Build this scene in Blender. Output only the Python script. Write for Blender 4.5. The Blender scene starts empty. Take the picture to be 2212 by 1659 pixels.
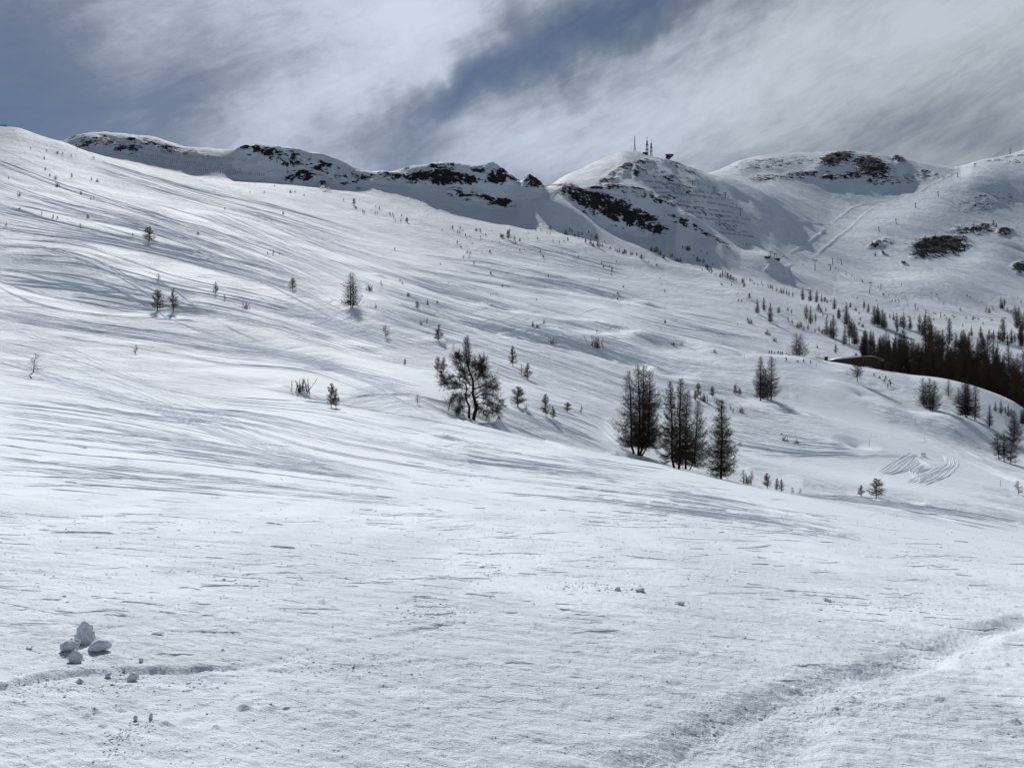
import bpy, math, random
import numpy as np

# ------------------------------------------------------------------ camera, world, sun, exposure
SC = bpy.context.scene
COL = SC.collection
F, CU, CV = 1609.0, 1106.0, 829.5          # focal length and centre in the measuring frame (2212 x 1659)
cam_d = bpy.data.cameras.new('camera'); cam = bpy.data.objects.new('camera', cam_d); COL.objects.link(cam)
cam_d.sensor_width = 36.0; cam_d.lens = 36.0 * F / 2212.0
cam_d.clip_start = 0.05; cam_d.clip_end = 12000
cam.location = (0, 0, 0); cam.rotation_euler = (math.radians(90), 0, 0)
SC.camera = cam
SUN_AZ, SUN_EL = math.radians(-20), math.radians(41.5)
sun_d = bpy.data.lights.new('sun', 'SUN'); sun_d.energy = 4.3; sun_d.angle = math.radians(0.6); sun_d.color = (1.0, 0.98, 0.95)
sun = bpy.data.objects.new('sun', sun_d); COL.objects.link(sun)
sun.rotation_euler = (math.radians(90) - SUN_EL, 0, math.pi - SUN_AZ)
SC.view_settings.view_transform = 'Standard'; SC.view_settings.look = 'None'
SC.view_settings.exposure = -0.17; SC.view_settings.gamma = 1.0
SC.cycles.max_bounces = 6; SC.cycles.diffuse_bounces = 2; SC.cycles.glossy_bounces = 2
SC.cycles.transparent_max_bounces = 8

class NT:
    """small helper around a node tree"""
    def __init__(s, t): s.t = t; s.n = t.nodes; s.l = t.links
    def _in(s, sock, v):
        if isinstance(v, bpy.types.NodeSocket): s.l.new(v, sock)
        elif v is not None:
            if isinstance(v, tuple) and len(v) == 3 and sock.type == 'RGBA': v = v + (1.0,)
            sock.default_value = v
    def math(s, op, a, b=None, c=None, clamp=False):
        n = s.n.new('ShaderNodeMath'); n.operation = op; n.use_clamp = clamp
        s._in(n.inputs[0], a); s._in(n.inputs[1], b)
        if c is not None: s._in(n.inputs[2], c)
        return n.outputs[0]
    def vmath(s, op, a, b=None):
        n = s.n.new('ShaderNodeVectorMath'); n.operation = op
        s._in(n.inputs[0], a); s._in(n.inputs[1], b)
        return n.outputs[0]
    def comb(s, x, y, z):
        n = s.n.new('ShaderNodeCombineXYZ'); s._in(n.inputs[0], x); s._in(n.inputs[1], y); s._in(n.inputs[2], z); return n.outputs[0]
    def sep(s, v):
        n = s.n.new('ShaderNodeSeparateXYZ'); s._in(n.inputs[0], v); return n.outputs
    def noise(s, v, scale, detail=4.0, rough=0.55, dist=0.0, out=0):
        n = s.n.new('ShaderNodeTexNoise'); s._in(n.inputs['Vector'], v); n.inputs['Scale'].default_value = scale
        n.inputs['Detail'].default_value = detail; n.inputs['Roughness'].default_value = rough
        n.inputs['Distortion'].default_value = dist
        return n.outputs[out]
    def mix(s, f, a, b):
        n = s.n.new('ShaderNodeMix'); n.data_type = 'RGBA'
        s._in(n.inputs['Factor'], f); s._in(n.inputs[6], a); s._in(n.inputs[7], b); return n.outputs[2]
    def mapr(s, v, a, b, c=0.0, d=1.0, smooth=True):
        n = s.n.new('ShaderNodeMapRange'); n.interpolation_type = 'SMOOTHSTEP' if smooth else 'LINEAR'
        s._in(n.inputs[0], v); n.inputs[1].default_value = a; n.inputs[2].default_value = b
        n.inputs[3].default_value = c; n.inputs[4].default_value = d; return n.outputs[0]
    def attr(s, name):
        n = s.n.new('ShaderNodeAttribute'); n.attribute_name = name; return n.outputs['Fac']
    def bump(s, h, strength, dist, normal=None):
        n = s.n.new('ShaderNodeBump'); s._in(n.inputs['Height'], h); n.inputs['Strength'].default_value = strength
        n.inputs['Distance'].default_value = dist; s._in(n.inputs['Normal'], normal); return n.outputs[0]

# sky: Nishita blue seen through procedural cirrus laid out over azimuth / elevation
W = bpy.data.worlds.new('World'); SC.world = W; W.use_nodes = True
w = NT(W.node_tree); W.node_tree.nodes.clear()
sky = w.n.new('ShaderNodeTexSky'); sky.sky_type = 'NISHITA'; sky.sun_disc = False
sky.sun_elevation = SUN_EL; sky.sun_rotation = SUN_AZ; sky.altitude = 2400; sky.air_density = 1.0; sky.dust_density = 0.3; sky.ozone_density = 2.0
tc = w.n.new('ShaderNodeTexCoord')
D = w.sep(tc.outputs['Generated'])
az = w.math('ARCTAN2', D[0], D[1]); el = w.math('ARCSINE', D[2])
cirrus_rot = math.radians(22)
ca, sa = math.cos(cirrus_rot), math.sin(cirrus_rot)
al = w.math('ADD', w.math('MULTIPLY', az, ca), w.math('MULTIPLY', el, sa))
ac = w.math('SUBTRACT', w.math('MULTIPLY', el, ca), w.math('MULTIPLY', az, sa))
wv = w.comb(w.math('MULTIPLY', al, 1.1), w.math('MULTIPLY', ac, 3.2), 0.0)
warp = w.noise(w.comb(az, el, 0.3), 3.0, 5, 0.6, 0.3)
warp2 = w.noise(w.comb(az, el, 4.3), 3.0, 5, 0.6, 0.3)
azw = w.math('ADD', az, w.math('MULTIPLY', w.math('SUBTRACT', warp, 0.5), 0.25))
elw = w.math('ADD', el, w.math('MULTIPLY', w.math('SUBTRACT', warp2, 0.5), 0.22))
def sky_blob(u, v, ru, rv, rot, amp):
    a0 = math.atan((u - CU) / F); e0 = math.atan((CV - v) / F * math.cos(a0))
    ra, re = ru / F, rv / F; c, s_ = math.cos(math.radians(rot)), math.sin(math.radians(rot))
    da = w.math('SUBTRACT', azw, a0); de = w.math('SUBTRACT', elw, e0)
    x = w.math('MULTIPLY_ADD', da, c / ra, w.math('MULTIPLY', de, s_ / ra))
    y = w.math('MULTIPLY_ADD', de, c / re, w.math('MULTIPLY', da, -s_ / re))
    d2 = w.math('ADD', w.math('MULTIPLY', x, x), w.math('MULTIPLY', y, y))
    return w.math('MULTIPLY', w.math('EXPONENT', w.math('MULTIPLY', d2, -1.0)), amp)
cov = w.math('ADD', 0.72, 0.0)
for b in [(20, 180, 270, 140, -15, -0.95), (1330, 70, 460, 40, 17, -0.85), (1010, 185, 210, 44, 30, -0.5),
          (850, 330, 110, 40, 0, -0.42), (410, 150, 110, 110, 0, -0.22), (120, 20, 160, 60, 0, -0.25),
          (860, 40, 240, 90, 10, 0.42), (740, 230, 300, 55, 30, 0.48), (330, 60, 120, 70, 40, 0.20),
          (1700, 190, 700, 100, 12, 0.30), (1250, 290, 380, 60, 14, 0.22), (2050, 330, 330, 34, 3, -0.22), (620, 350, 200, 50, 0, 0.12),
          (1620, -60, 500, 70, 10, -0.45), (2100, 150, 400, 120, 0, 0.18)]:
    cov = w.math('ADD', cov, sky_blob(*b))
cirr = w.noise(wv, 3.0, 8, 0.62, 0.6)
cirr2 = w.noise(wv, 11.0, 8, 0.66, 0.9)
cov = w.math('ADD', cov, w.math('MULTIPLY', w.math('SUBTRACT', cirr, 0.5), 1.15))
cov = w.math('ADD', cov, w.math('MULTIPLY', w.math('SUBTRACT', cirr2, 0.5), 0.5))
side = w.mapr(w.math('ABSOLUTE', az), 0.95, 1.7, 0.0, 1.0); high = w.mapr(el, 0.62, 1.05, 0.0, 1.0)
cov = w.math('SUBTRACT', cov, w.math('MULTIPLY', w.math('MAXIMUM', side, high), 0.95))  # cloud thinned out of view, sideways and overhead, to weaken the sky's fill light
cirr3 = w.noise(w.comb(w.math('MULTIPLY', al, 3.4), w.math('MULTIPLY', ac, 10.0), 2.0), 5.0, 10, 0.74, 1.2)
cov = w.math('ADD', cov, w.math('MULTIPLY', w.math('SUBTRACT', cirr3, 0.5), 0.55))
cirr4 = w.noise(w.comb(az, w.math('MULTIPLY', el, 1.7), 7.0), 9.0, 9, 0.66, 0.8)
cov = w.math('ADD', cov, w.math('MULTIPLY', w.math('SUBTRACT', cirr4, 0.5), 0.45))
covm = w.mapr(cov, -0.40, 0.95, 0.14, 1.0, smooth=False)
# thickness tint: thin veil blue-grey, dense cirrus almost white, lower right veil grey
br = w.math('ADD', w.mapr(cov, 0.2, 1.25, 0.31, 0.76, smooth=False), 0.0)
sunglow = w.math('MULTIPLY', sky_blob(850, -60, 700, 300, 0, 1.0), 0.17)
br = w.math('ADD', br, sunglow)
veil = w.mapr(az, -0.1, 0.55, 0.0, 1.0)
ccol = w.mix(veil, (0.86, 0.97, 1.20), (0.86, 0.97, 1.06))
cb = w.vmath('SCALE', ccol); cb.node.inputs['Scale'].default_value = 1.0; w.l.new(br, cb.node.inputs['Scale'])
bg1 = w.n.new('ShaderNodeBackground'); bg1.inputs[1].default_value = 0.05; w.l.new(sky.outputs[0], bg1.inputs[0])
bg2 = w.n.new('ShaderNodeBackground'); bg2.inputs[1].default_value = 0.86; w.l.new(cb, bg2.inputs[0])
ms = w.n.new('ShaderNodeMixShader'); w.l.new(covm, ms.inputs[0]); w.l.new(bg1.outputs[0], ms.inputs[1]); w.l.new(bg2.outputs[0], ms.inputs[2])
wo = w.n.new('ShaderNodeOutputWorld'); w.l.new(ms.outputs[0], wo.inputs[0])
W.cycles.sampling_method = 'MANUAL'; W.cycles.sample_map_resolution = 512

# ------------------------------------------------------------------ materials
def principled(name, base, rough=0.8, spec=0.3, build=None):
    m = bpy.data.materials.new(name); m.use_nodes = True
    t = NT(m.node_tree); b = t.n['Principled BSDF']
    b.inputs['Base Color'].default_value = (*base, 1); b.inputs['Roughness'].default_value = rough
    b.inputs['Specular IOR Level'].default_value = spec
    geo = t.n.new('ShaderNodeNewGeometry')
    if build: build(t, b, geo.outputs['Position'])
    return m

ALX, ALY = 0.92, -0.39          # direction most ski tracks run in, over the ground
def snow_nodes(t, b, P):
    s = t.sep(P)
    along = t.math('ADD', t.math('MULTIPLY', s[0], ALX), t.math('MULTIPLY', s[1], ALY))
    across = t.math('SUBTRACT', t.math('MULTIPLY', s[1], ALX), t.math('MULTIPLY', s[0], ALY))
    tr = t.attr('tracks')
    dist = t.math('SQRT', t.math('ADD', t.math('MULTIPLY', s[0], s[0]), t.math('MULTIPLY', s[1], s[1])))
    far = t.mapr(dist, 25, 160); vfar = t.mapr(dist, 400, 900)
    vec = t.comb(t.math('MULTIPLY', along, 0.10), across, t.math('MULTIPLY', s[2], 0.3))
    n_mid = t.noise(vec, 0.9, 5, 0.62, 0.6)
    n_far = t.noise(t.comb(t.math('MULTIPLY', along, 0.42), across, s[2]), 0.42, 7, 0.70, 0.6)
    n_fine = t.noise(t.comb(t.math('MULTIPLY', along, 0.35), across, s[2]), 7.0, 7, 0.7, 0.3)
    n_grain = t.noise(P, 60.0, 4, 0.7)
    h_mid = t.math('MULTIPLY', t.math('MULTIPLY', n_mid, far), tr)
    pat = t.mapr(t.noise(t.comb(s[0], s[1], 3.3), 0.035, 4, 0.6), 0.38, 0.62, 0.25, 1.15)
    nrm = t.bump(t.math('MULTIPLY', t.math('MULTIPLY', t.math('MULTIPLY', n_far, far), t.math('ADD', tr, 0.15)), pat), 1.0, 1.1)
    crag = t.noise(t.comb(s[0], s[1], t.math('MULTIPLY', s[2], 1.6)), 0.085, 9, 0.72, 0.5)
    nrm = t.bump(t.math('MULTIPLY', crag, vfar), 1.0, 4.0, nrm)
    nrm = t.bump(t.math('MULTIPLY', h_mid, pat), 1.0, 0.42, nrm)
    near = t.math('SUBTRACT', 1.0, t.mapr(dist, 12, 90))
    patn = t.mapr(t.noise(t.comb(s[0], t.math('MULTIPLY', s[1], 0.6), 1.1), 0.45, 5, 0.6), 0.36, 0.62, 0.25, 1.2)
    nrm = t.bump(t.math('MULTIPLY', t.math('MULTIPLY', n_fine, near), patn), 1.0, 0.065, nrm)
    nrm = t.bump(t.math('MULTIPLY', n_grain, t.math('SUBTRACT', 1.0, t.mapr(dist, 4, 25))), 0.9, 0.009, nrm)
    # base colour: clean snow, faint rosy dust in wide patches
    dust = t.mapr(t.noise(vec, 0.35, 4, 0.6), 0.52, 0.72)
    snow = t.mix(t.math('MULTIPLY', dust, 0.35), (0.70, 0.765, 0.82), (0.725, 0.74, 0.80))
    # rock: bare where the exposure attribute and a ledge-banded noise agree
    rk = t.attr('rock')
    led = t.noise(t.comb(s[0], t.math('MULTIPLY', s[1], 0.8), t.math('MULTIPLY', s[2], 2.2)), 0.055, 9, 0.68, 0.4)
    crk = t.noise(P, 0.11, 7, 0.72, 0.8)
    f = t.math('ADD', rk, t.math('MULTIPLY', t.math('SUBTRACT', led, 0.5), 3.6))
    f = t.math('ADD', f, t.math('MULTIPLY', t.math('SUBTRACT', crk, 0.5), 3.6))
    f = t.math('MULTIPLY', t.mapr(f, 0.58, 0.68), t.mapr(rk, 0.02, 0.12))
    rn = t.noise(P, 0.35, 6, 0.7)
    rcol = t.mix(rn, (0.007, 0.007, 0.009), (0.044, 0.038, 0.034))
    # brown dead grass on the windblown crest
    b.inputs['Roughness'].default_value = 0.75
    t.l.new(t.mix(f, snow, rcol), b.inputs['Base Color'])
    rb = t.bump(t.math('MULTIPLY', led, f), 1.0, 8.0, nrm)
    t.l.new(rb, b.inputs['Normal'])
M_SNOW = principled('wind_packed_snow', (0.8, 0.83, 0.87), 0.75, 0.25, snow_nodes)

# ------------------------------------------------------------------ terrain
def pnoise(x, y, seed=0):
    xi = np.floor(x).astype(np.int64); yi = np.floor(y).astype(np.int64); xf = x - xi; yf = y - yi
    def g(ix, iy, fx, fy):
        h = (ix * 374761393 + iy * 668265263 + seed * 1442695041) & 0xFFFFFFFF
        h = ((h ^ (h >> 13)) * 1274126177) & 0xFFFFFFFF; h = h ^ (h >> 16)
        a = (h & 1023) * (2 * math.pi / 1024)
        return np.cos(a) * fx + np.sin(a) * fy
    u = xf * xf * xf * (xf * (xf * 6 - 15) + 10); v = yf * yf * yf * (yf * (yf * 6 - 15) + 10)
    a = g(xi, yi, xf, yf); b = g(xi + 1, yi, xf - 1, yf); c = g(xi, yi + 1, xf, yf - 1); d = g(xi + 1, yi + 1, xf - 1, yf - 1)
    return (a + (b - a) * u + (c - a) * v + (a - b - c + d) * u * v) * 1.4

def pchip(xk, yk, xq):
    """monotone cubic through knots; xk (K,) or (K,N), yk (K,N), xq (Q,) shared fractions -> one interval at a time elsewhere"""
    xk = np.asarray(xk, float); yk = np.asarray(yk, float)
    h = np.diff(xk, axis=0); dl = np.diff(yk, axis=0) / h
    d = np.zeros_like(yk)
    w1 = 2 * h[1:] + h[:-1]; w2 = h[1:] + 2 * h[:-1]
    with np.errstate(divide='ignore', invalid='ignore'):
        dd = (w1 + w2) / (w1 / dl[:-1] + w2 / dl[1:])
    d[1:-1] = np.where(dl[:-1] * dl[1:] > 0, dd, 0.0)
    d[0] = dl[0]; d[-1] = dl[-1]
    return d, h, dl

def pchip1(xk, yk, xq):
    xk = np.asarray(xk, float); yk = np.asarray(yk, float)
    d, h, dl = pchip(xk, yk, None)
    q = np.clip(xq, xk[0], xk[-1]); i = np.clip(np.searchsorted(xk, q) - 1, 0, len(xk) - 2)
    t = (q - xk[i]) / h[i]
    h00 = (1 + 2 * t) * (1 - t) ** 2; h10 = t * (1 - t) ** 2; h01 = t * t * (3 - 2 * t); h11 = t * t * (t - 1)
    return h00 * yk[i] + h10 * h[i] * d[i] + h01 * yk[i + 1] + h11 * h[i] * d[i + 1]

US = [-400, 0, 200, 400, 600, 800, 1000, 1200, 1400, 1600, 1800, 2000, 2212, 2600]
U = np.arange(-900, 3101, 2.6); NU = len(U)
rowY, rowZ = [], []
def ringz(y, zs):
    z = pchip1(US, zs, U); rowY.append(np.full(NU, float(y))); rowZ.append(z)
def ringv(y, us, vs, smooth=True):
    yy = pchip1(*y, U) if isinstance(y, tuple) else np.full(NU, float(y))
    v = pchip1(us, vs, U) if smooth else np.interp(U, us, vs)
    rowY.append(yy); rowZ.append(yy * (CV - v) / F)
ringz(0.8, [-1.57] + [-1.58, -1.585, -1.59, -1.595, -1.6, -1.6, -1.605, -1.61, -1.615, -1.62, -1.62, -1.63] + [-1.64])
ringz(3, [-1.5, -1.56, -1.58, -1.6, -1.61, -1.63, -1.645, -1.66, -1.67, -1.69, -1.70, -1.71, -1.72, -1.74])
ringz(10, [-1.75, -2.0, -2.07, -2.13, -2.2, -2.27, -2.35, -2.42, -2.5, -2.6, -2.7, -2.8, -2.9, -3.1])
ringz(20, [-2.0, -2.6, -2.8, -2.95, -3.1, -3.2, -3.35, -3.5, -3.7, -4.0, -4.3, -4.6, -4.95, -5.5])
ringv(40, US, [895, 930, 942, 958, 975, 992, 1012, 1028, 1045, 1072, 1104, 1143, 1183, 1260])
AU = [-400, 0, 200, 400, 600, 800, 958, 1173, 1300, 1465, 1624, 1756, 1906, 2056, 2212, 2600]
AV = [800, 832, 845, 862, 880, 903, 918, 956, 979, 1010, 1048, 1077, 1109, 1142, 1177, 1255]
AY = [75, 75, 75, 75, 75, 75, 76, 80, 80, 80, 77, 70, 62, 55, 50, 46]
ringv((AU, AY), AU, AV)
ringv((AU, [a + 15 for a in AY]), US, [785, 812, 826, 845, 862, 882, 906, 953, 1001, 1052, 1098, 1142, 1192, 1275])
ringv(115, US, [745, 778, 790, 812, 828, 850, 872, 915, 987, 1036, 1072, 1105, 1140, 1190])
ringv(170, US, [670, 705, 722, 742, 760, 780, 805, 845, 905, 975, 1013, 1038, 1072, 1130])
ringv(240, US, [560, 605, 628, 655, 672, 690, 728, 768, 820, 868, 905, 940, 995, 1060])
BU = [-400, 0, 200, 400, 600, 800, 1000, 1200, 1400, 1600, 1650, 1700, 1800, 1880, 1960, 2026, 2087, 2146, 2188, 2212, 2300, 2600]
ringv(330, BU, [450, 490, 525, 560, 590, 620, 668, 705, 745, 765, 767, 769, 783, 795, 809, 816, 829, 849, 868, 884, 925, 1000])
ringv(400, US + [2120 + 0], [400, 425, 465, 505, 545, 590, 635, 675, 712, 762, 806, 850, 930, 1040, 0][:14] + [0]) if False else \
ringv(400, US, [400, 425, 465, 505, 545, 590, 635, 675, 712, 762, 806, 850, 935, 1040])
ringv(500, US, [350, 370, 415, 455, 505, 555, 600, 640, 675, 715, 762, 795, 835, 900])
ringv(610, US, [300, 315, 368, 412, 465, 518, 565, 600, 630, 665, 708, 740, 765, 820])
FU = [-400, 0, 33, 50, 76, 106, 136, 182, 227, 273, 318, 424, 500, 600, 800, 1000, 1200, 1400, 1600, 1800, 2000, 2212, 2600]
ringv(710, FU, [240, 275, 277, 281, 290, 299, 307, 325, 340, 354, 368, 384, 405, 432, 482, 530, 560, 592, 626, 668, 702, 724, 770])
DU = [-400, 0, 100, 200, 300, 400, 500, 600, 800, 1000, 1150, 1273, 1385, 1440, 1567, 1588, 1625, 1705, 1795, 1850, 1900, 2000, 2212, 2600]
ringv(800, DU, [290, 312, 322, 345, 372, 388, 398, 411, 455, 490, 508, 522, 557, 570, 595, 606, 619, 645, 657, 675, 690, 702, 716, 750])
ringv(870, US, [300, 318, 346, 384, 399, 432, 468, 502, 563, 606, 660, 699, 713, 740])
GB = [-400, 100, 150, 250, 350, 424, 500, 560, 620, 660, 700, 760, 800, 860, 920, 1000, 1060, 1100, 1130, 1180, 1250, 1300, 1350, 1400, 1450, 1500, 1567, 1650, 1705, 1800, 2000, 2212, 2600]
ringv(935, GB, [310, 322, 330, 345, 366, 380, 384, 386, 393, 393, 398, 401, 403, 407, 410, 422, 440, 446, 436, 432, 462, 500, 524, 545, 562, 575, 592, 610, 625, 645, 682, 702, 725])
GYF = lambda u: 1010 if (u < 500 or u > 1190) else 968
GU = [-400, 0, 100, 136, 150, 180, 200, 270, 330, 400, 480, 520, 545, 600, 640, 680, 740, 760, 800, 850, 880, 900, 950, 990, 1030, 1045, 1055, 1065, 1075, 1085, 1100, 1113, 1125, 1145, 1160, 1176, 1215, 1240, 1300, 1350, 1400, 1430, 1460, 1500, 1560, 1600, 1660, 1705, 1800, 2000, 2212, 2600]
ringv((GU, [GYF(u) for u in GU]), GU, [290, 300, 305, 307, 300, 290, 287, 290, 300, 322, 325, 325, 320, 322, 333, 345, 365, 371, 373, 375, 370, 364, 357, 362, 370, 367, 361, 357, 361, 369, 386, 398, 398, 387, 398, 410, 420, 444, 484, 510, 517, 513, 503, 522, 532, 546, 553, 585, 626, 664, 690, 712], False)
TU = [-400, 0, 100, 200, 400, 600, 800, 900, 1000, 1100, 1150, 1180, 1215, 1240, 1300, 1350, 1400, 1430, 1500, 1560, 1600, 1660, 1705, 1800, 2000, 2212, 2600]
ringv((TU, [1095 if (u < 1190 or u > 1500) else 1062 for u in TU]), TU,
      [320, 330, 335, 330, 350, 350, 395, 390, 395, 412, 415, 407, 402, 407, 414, 428, 446, 458, 482, 512, 530, 547, 572, 604, 634, 664, 690])
ringv(1450, [-400, 0, 400, 800, 1100, 1180, 1215, 1250, 1290, 1330, 1345, 1360, 1400, 1450, 1470, 1510, 1545, 1560, 1580, 1600, 1640, 1660, 1700, 1800, 1900, 2000, 2212, 2600],
      [340, 345, 380, 410, 420, 414, 401, 388, 372, 355, 347, 345, 350, 355, 360, 371, 380, 383, 388, 396, 414, 426, 456, 508, 530, 552, 590, 640])
ringv(1580, [-400, 1200, 1400, 1540, 1580, 1620, 1660, 1700, 1760, 1800, 1900, 2000, 2100, 2212, 2600],
      [380, 425, 385, 385, 390, 402, 415, 436, 468, 484, 500, 512, 515, 540, 585])
ringv(1840, [-400, 1200, 1400, 1540, 1600, 1660, 1700, 1760, 1800, 1900, 2000, 2060, 2100, 2212, 2600],
      [400, 430, 400, 380, 384, 392, 404, 422, 434, 446, 450, 446, 444, 456, 490])
HU = [-400, 0, 1200, 1500, 1540, 1548, 1600, 1650, 1720, 1780, 1835, 1880, 1940, 1980, 2060, 2075, 2100, 2130, 2180, 2212, 2400, 2600]
ringv(2220, HU, [400, 400, 440, 390, 377, 374, 350, 340, 333, 330, 327, 332, 340, 350, 362, 361, 352, 345, 335, 325, 290, 285], False)
ringv(2750, [-400, 1200, 1500, 1835, 2212, 2600], [440, 470, 430, 390, 380, 350])
RY = np.array(rowY); RZ = np.array(rowZ); NK = len(RY)
dZ, hY, _ = pchip(RY, RZ, None)
inF = (U > -60) & (U < 2270)
Ys, Zs, ringrow = [], [], []
for k in range(NK - 1):
    va = CV - F * RZ[k] / RY[k]; vb = CV - F * RZ[k + 1] / RY[k + 1]
    if RY[k].mean() < 2: n = 8
    else: n = int(np.clip(np.abs((va - vb)[inF]).max() / 1.9, 10, 260))
    n_end = n + (1 if k == NK - 2 else 0)
    ringrow.append(len(Ys))
    for q in range(n_end):
        t = q / n
        if RY[k].mean() < 60:
            y = 1.0 / (1 / RY[k] * (1 - t) + 1 / RY[k + 1] * t)
        else: y = RY[k] * (1 - t) + RY[k + 1] * t
        s = (y - RY[k]) / hY[k]
        z = (1 + 2 * s) * (1 - s) ** 2 * RZ[k] + s * (1 - s) ** 2 * hY[k] * dZ[k] + s * s * (3 - 2 * s) * RZ[k + 1] + s * s * (s - 1) * hY[k] * dZ[k + 1]
        Ys.append(y); Zs.append(z)
ringrow.append(len(Ys) - 1)
Y = np.array(Ys); Z = np.array(Zs); NR = len(Y)
X = Y * (U - CU)[None, :] / F
print('terrain grid', NR, NU)

def locate(x, y):
    """fractional row / column of ground points"""
    x = np.atleast_1d(np.asarray(x, float)); y = np.atleast_1d(np.asarray(y, float))
    u = CU + F * x / np.maximum(y, 0.1); c = np.clip((u - U[0]) / (U[1] - U[0]), 0, NU - 1.001); ci = c.astype(int)
    lo = np.zeros(len(c), int); hi = np.full(len(c), NR - 1)
    for _ in range(12):
        mid = (lo + hi) // 2; m = Y[mid, ci] > y
        hi = np.where(m, mid, hi); lo = np.where(m, lo, mid)
    r = lo + np.clip((y - Y[lo, ci]) / np.maximum(Y[np.minimum(lo + 1, NR - 1), ci] - Y[lo, ci], 1e-6), 0, 1)
    return r, c
def bil(A, r, c):
    ri = np.clip(r.astype(int), 0, NR - 2); ci = np.clip(c.astype(int), 0, NU - 2); fr = r - ri; fc = c - ci
    return (A[ri, ci] * (1 - fr) * (1 - fc) + A[ri + 1, ci] * fr * (1 - fc) + A[ri, ci + 1] * (1 - fr) * fc + A[ri + 1, ci + 1] * fr * fc)
def height(x, y):
    r, c = locate(x, y); return bil(Z, r, c)
def hit(us, vs, ymin=0.0):
    """first ground point seen along measured directions"""
    us = np.atleast_1d(us).astype(float); vs = np.atleast_1d(vs).astype(float); out = np.zeros((len(us), 3))
    for i, (u, v) in enumerate(zip(us, vs)):
        c = np.clip((u - U[0]) / (U[1] - U[0]), 0, NU - 1.001); ci = int(c); fc = c - ci
        yy = Y[:, ci] * (1 - fc) + Y[:, ci + 1] * fc; zz = Z[:, ci] * (1 - fc) + Z[:, ci + 1] * fc
        vv = CV - F * zz / yy
        ok = np.nonzero((vv <= v) & (yy > ymin))[0]
        if len(ok) == 0:
            jj = np.nonzero(yy > ymin)[0]; j = jj[np.argmin(vv[jj])]; y = yy[j]
        else:
            j = ok[0]
            if j > 0 and vv[j - 1] > v: y = yy[j - 1] + (yy[j] - yy[j - 1]) * (vv[j - 1] - v) / (vv[j - 1] - vv[j])
            else: y = yy[j]
        out[i] = ((u - CU) * y / F, y, np.interp(y, yy, zz))
    return out

def resample(pts, n):
    pts = np.asarray(pts, float); d = np.r_[0, np.cumsum(np.hypot(*np.diff(pts, axis=0).T))]
    q = np.linspace(0, d[-1], n)
    return np.stack([pchip1(d, pts[:, 0], q), pchip1(d, pts[:, 1], q)], 1)
def polydist(px, py, poly, xs, ys):
    """signed distance to a polyline (positive on its left), only for candidates near it"""
    best = np.full(xs.shape, 1e9)
    for (x0, y0), (x1, y1) in zip(poly[:-1], poly[1:]):
        dx, dy = x1 - x0, y1 - y0; L = dx * dx + dy * dy + 1e-9
        t = np.clip(((xs - x0) * dx + (ys - y0) * dy) / L, 0, 1)
        ex, ey = xs - x0 - t * dx, ys - y0 - t * dy; dd = np.hypot(ex, ey)
        sg = np.where(dx * ey - dy * ex >= 0, 1, -1) * dd
        best = np.where(dd < np.abs(best), sg, best)
    return best
def feature(poly, width, prof, ymin=0.0, add=None):
    """shape a fold, gully, ledge or trough along a measured line: prof(signed distance / width) added to the ground"""
    p = hit(*resample(poly, 24).T, ymin=ymin)[:, :2]
    W3 = width * 3.2
    m = (X > p[:, 0].min() - W3) & (X < p[:, 0].max() + W3) & (Y > p[:, 1].min() - W3) & (Y < p[:, 1].max() + W3)
    idx = np.nonzero(m)
    if len(idx[0]) == 0: return
    d = polydist(None, None, p, X[idx], Y[idx])
    # fade to nothing at both ends
    e = np.minimum(np.hypot(X[idx] - p[0, 0], Y[idx] - p[0, 1]), np.hypot(X[idx] - p[-1, 0], Y[idx] - p[-1, 1]))
    tot = np.hypot(*np.diff(p, axis=0).T).sum()
    (Z if add is None else add)[idx] += prof(d / width) * np.clip(e / (0.2 * tot), 0, 1) ** 0.7
gauss = lambda a: (lambda s: a * np.exp(-s * s))
def scarp(a): return lambda s: a * np.exp(-s * s) * np.where(s > 0, 1.0, 0.2) - 0.6 * a * np.exp(-(s + 0.9) ** 2)
# snow rolls and gullies on the near and middle slopes
feature([(420, 690), (620, 760), (780, 815), (930, 868), (980, 890)], 7, gauss(2.63))
feature([(620, 830), (760, 862), (900, 900), (960, 930)], 6, gauss(-1.98))
feature([(0, 545), (150, 560), (300, 610), (400, 650)], 16, gauss(3.43))
feature([(0, 590), (200, 640), (350, 672)], 11, gauss(-2.90))
feature([(560, 640), (680, 690), (780, 745)], 8, gauss(-2.37))
feature([(700, 640), (860, 720), (1010, 775), (1100, 830)], 8, gauss(2.37))
feature([(1100, 715), (1250, 745), (1360, 775), (1420, 790)], 10, gauss(-3.95))
feature([(1330, 740), (1450, 748), (1600, 775)], 10, gauss(3.43))
feature([(1190, 690), (1330, 712), (1500, 760)], 9, gauss(2.37))
feature([(1280, 545), (1380, 572), (1480, 590), (1600, 640), (1700, 690)], 18, gauss(5.27))
feature([(1060, 590), (1250, 625), (1400, 650)], 20, gauss(-4.61))
feature([(820, 590), (930, 618), (1060, 655)], 14, gauss(-3.95))
feature([(1700, 900), (1780, 935), (1850, 975)], 12, gauss(2.63))
feature([(1860, 860), (1960, 905), (2080, 930), (2212, 975)], 12, gauss(3.69))
feature([(1830, 800), (1930, 860), (2060, 925)], 12, gauss(-2.11))
feature([(1620, 1010), (1750, 1045), (1900, 1062)], 7, gauss(-1.58))
feature([(2000, 1080), (2120, 1100), (2212, 1120)], 7, gauss(-1.84))
feature([(1080, 905), (1180, 925), (1330, 975)], 7, gauss(-2.11))
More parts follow.
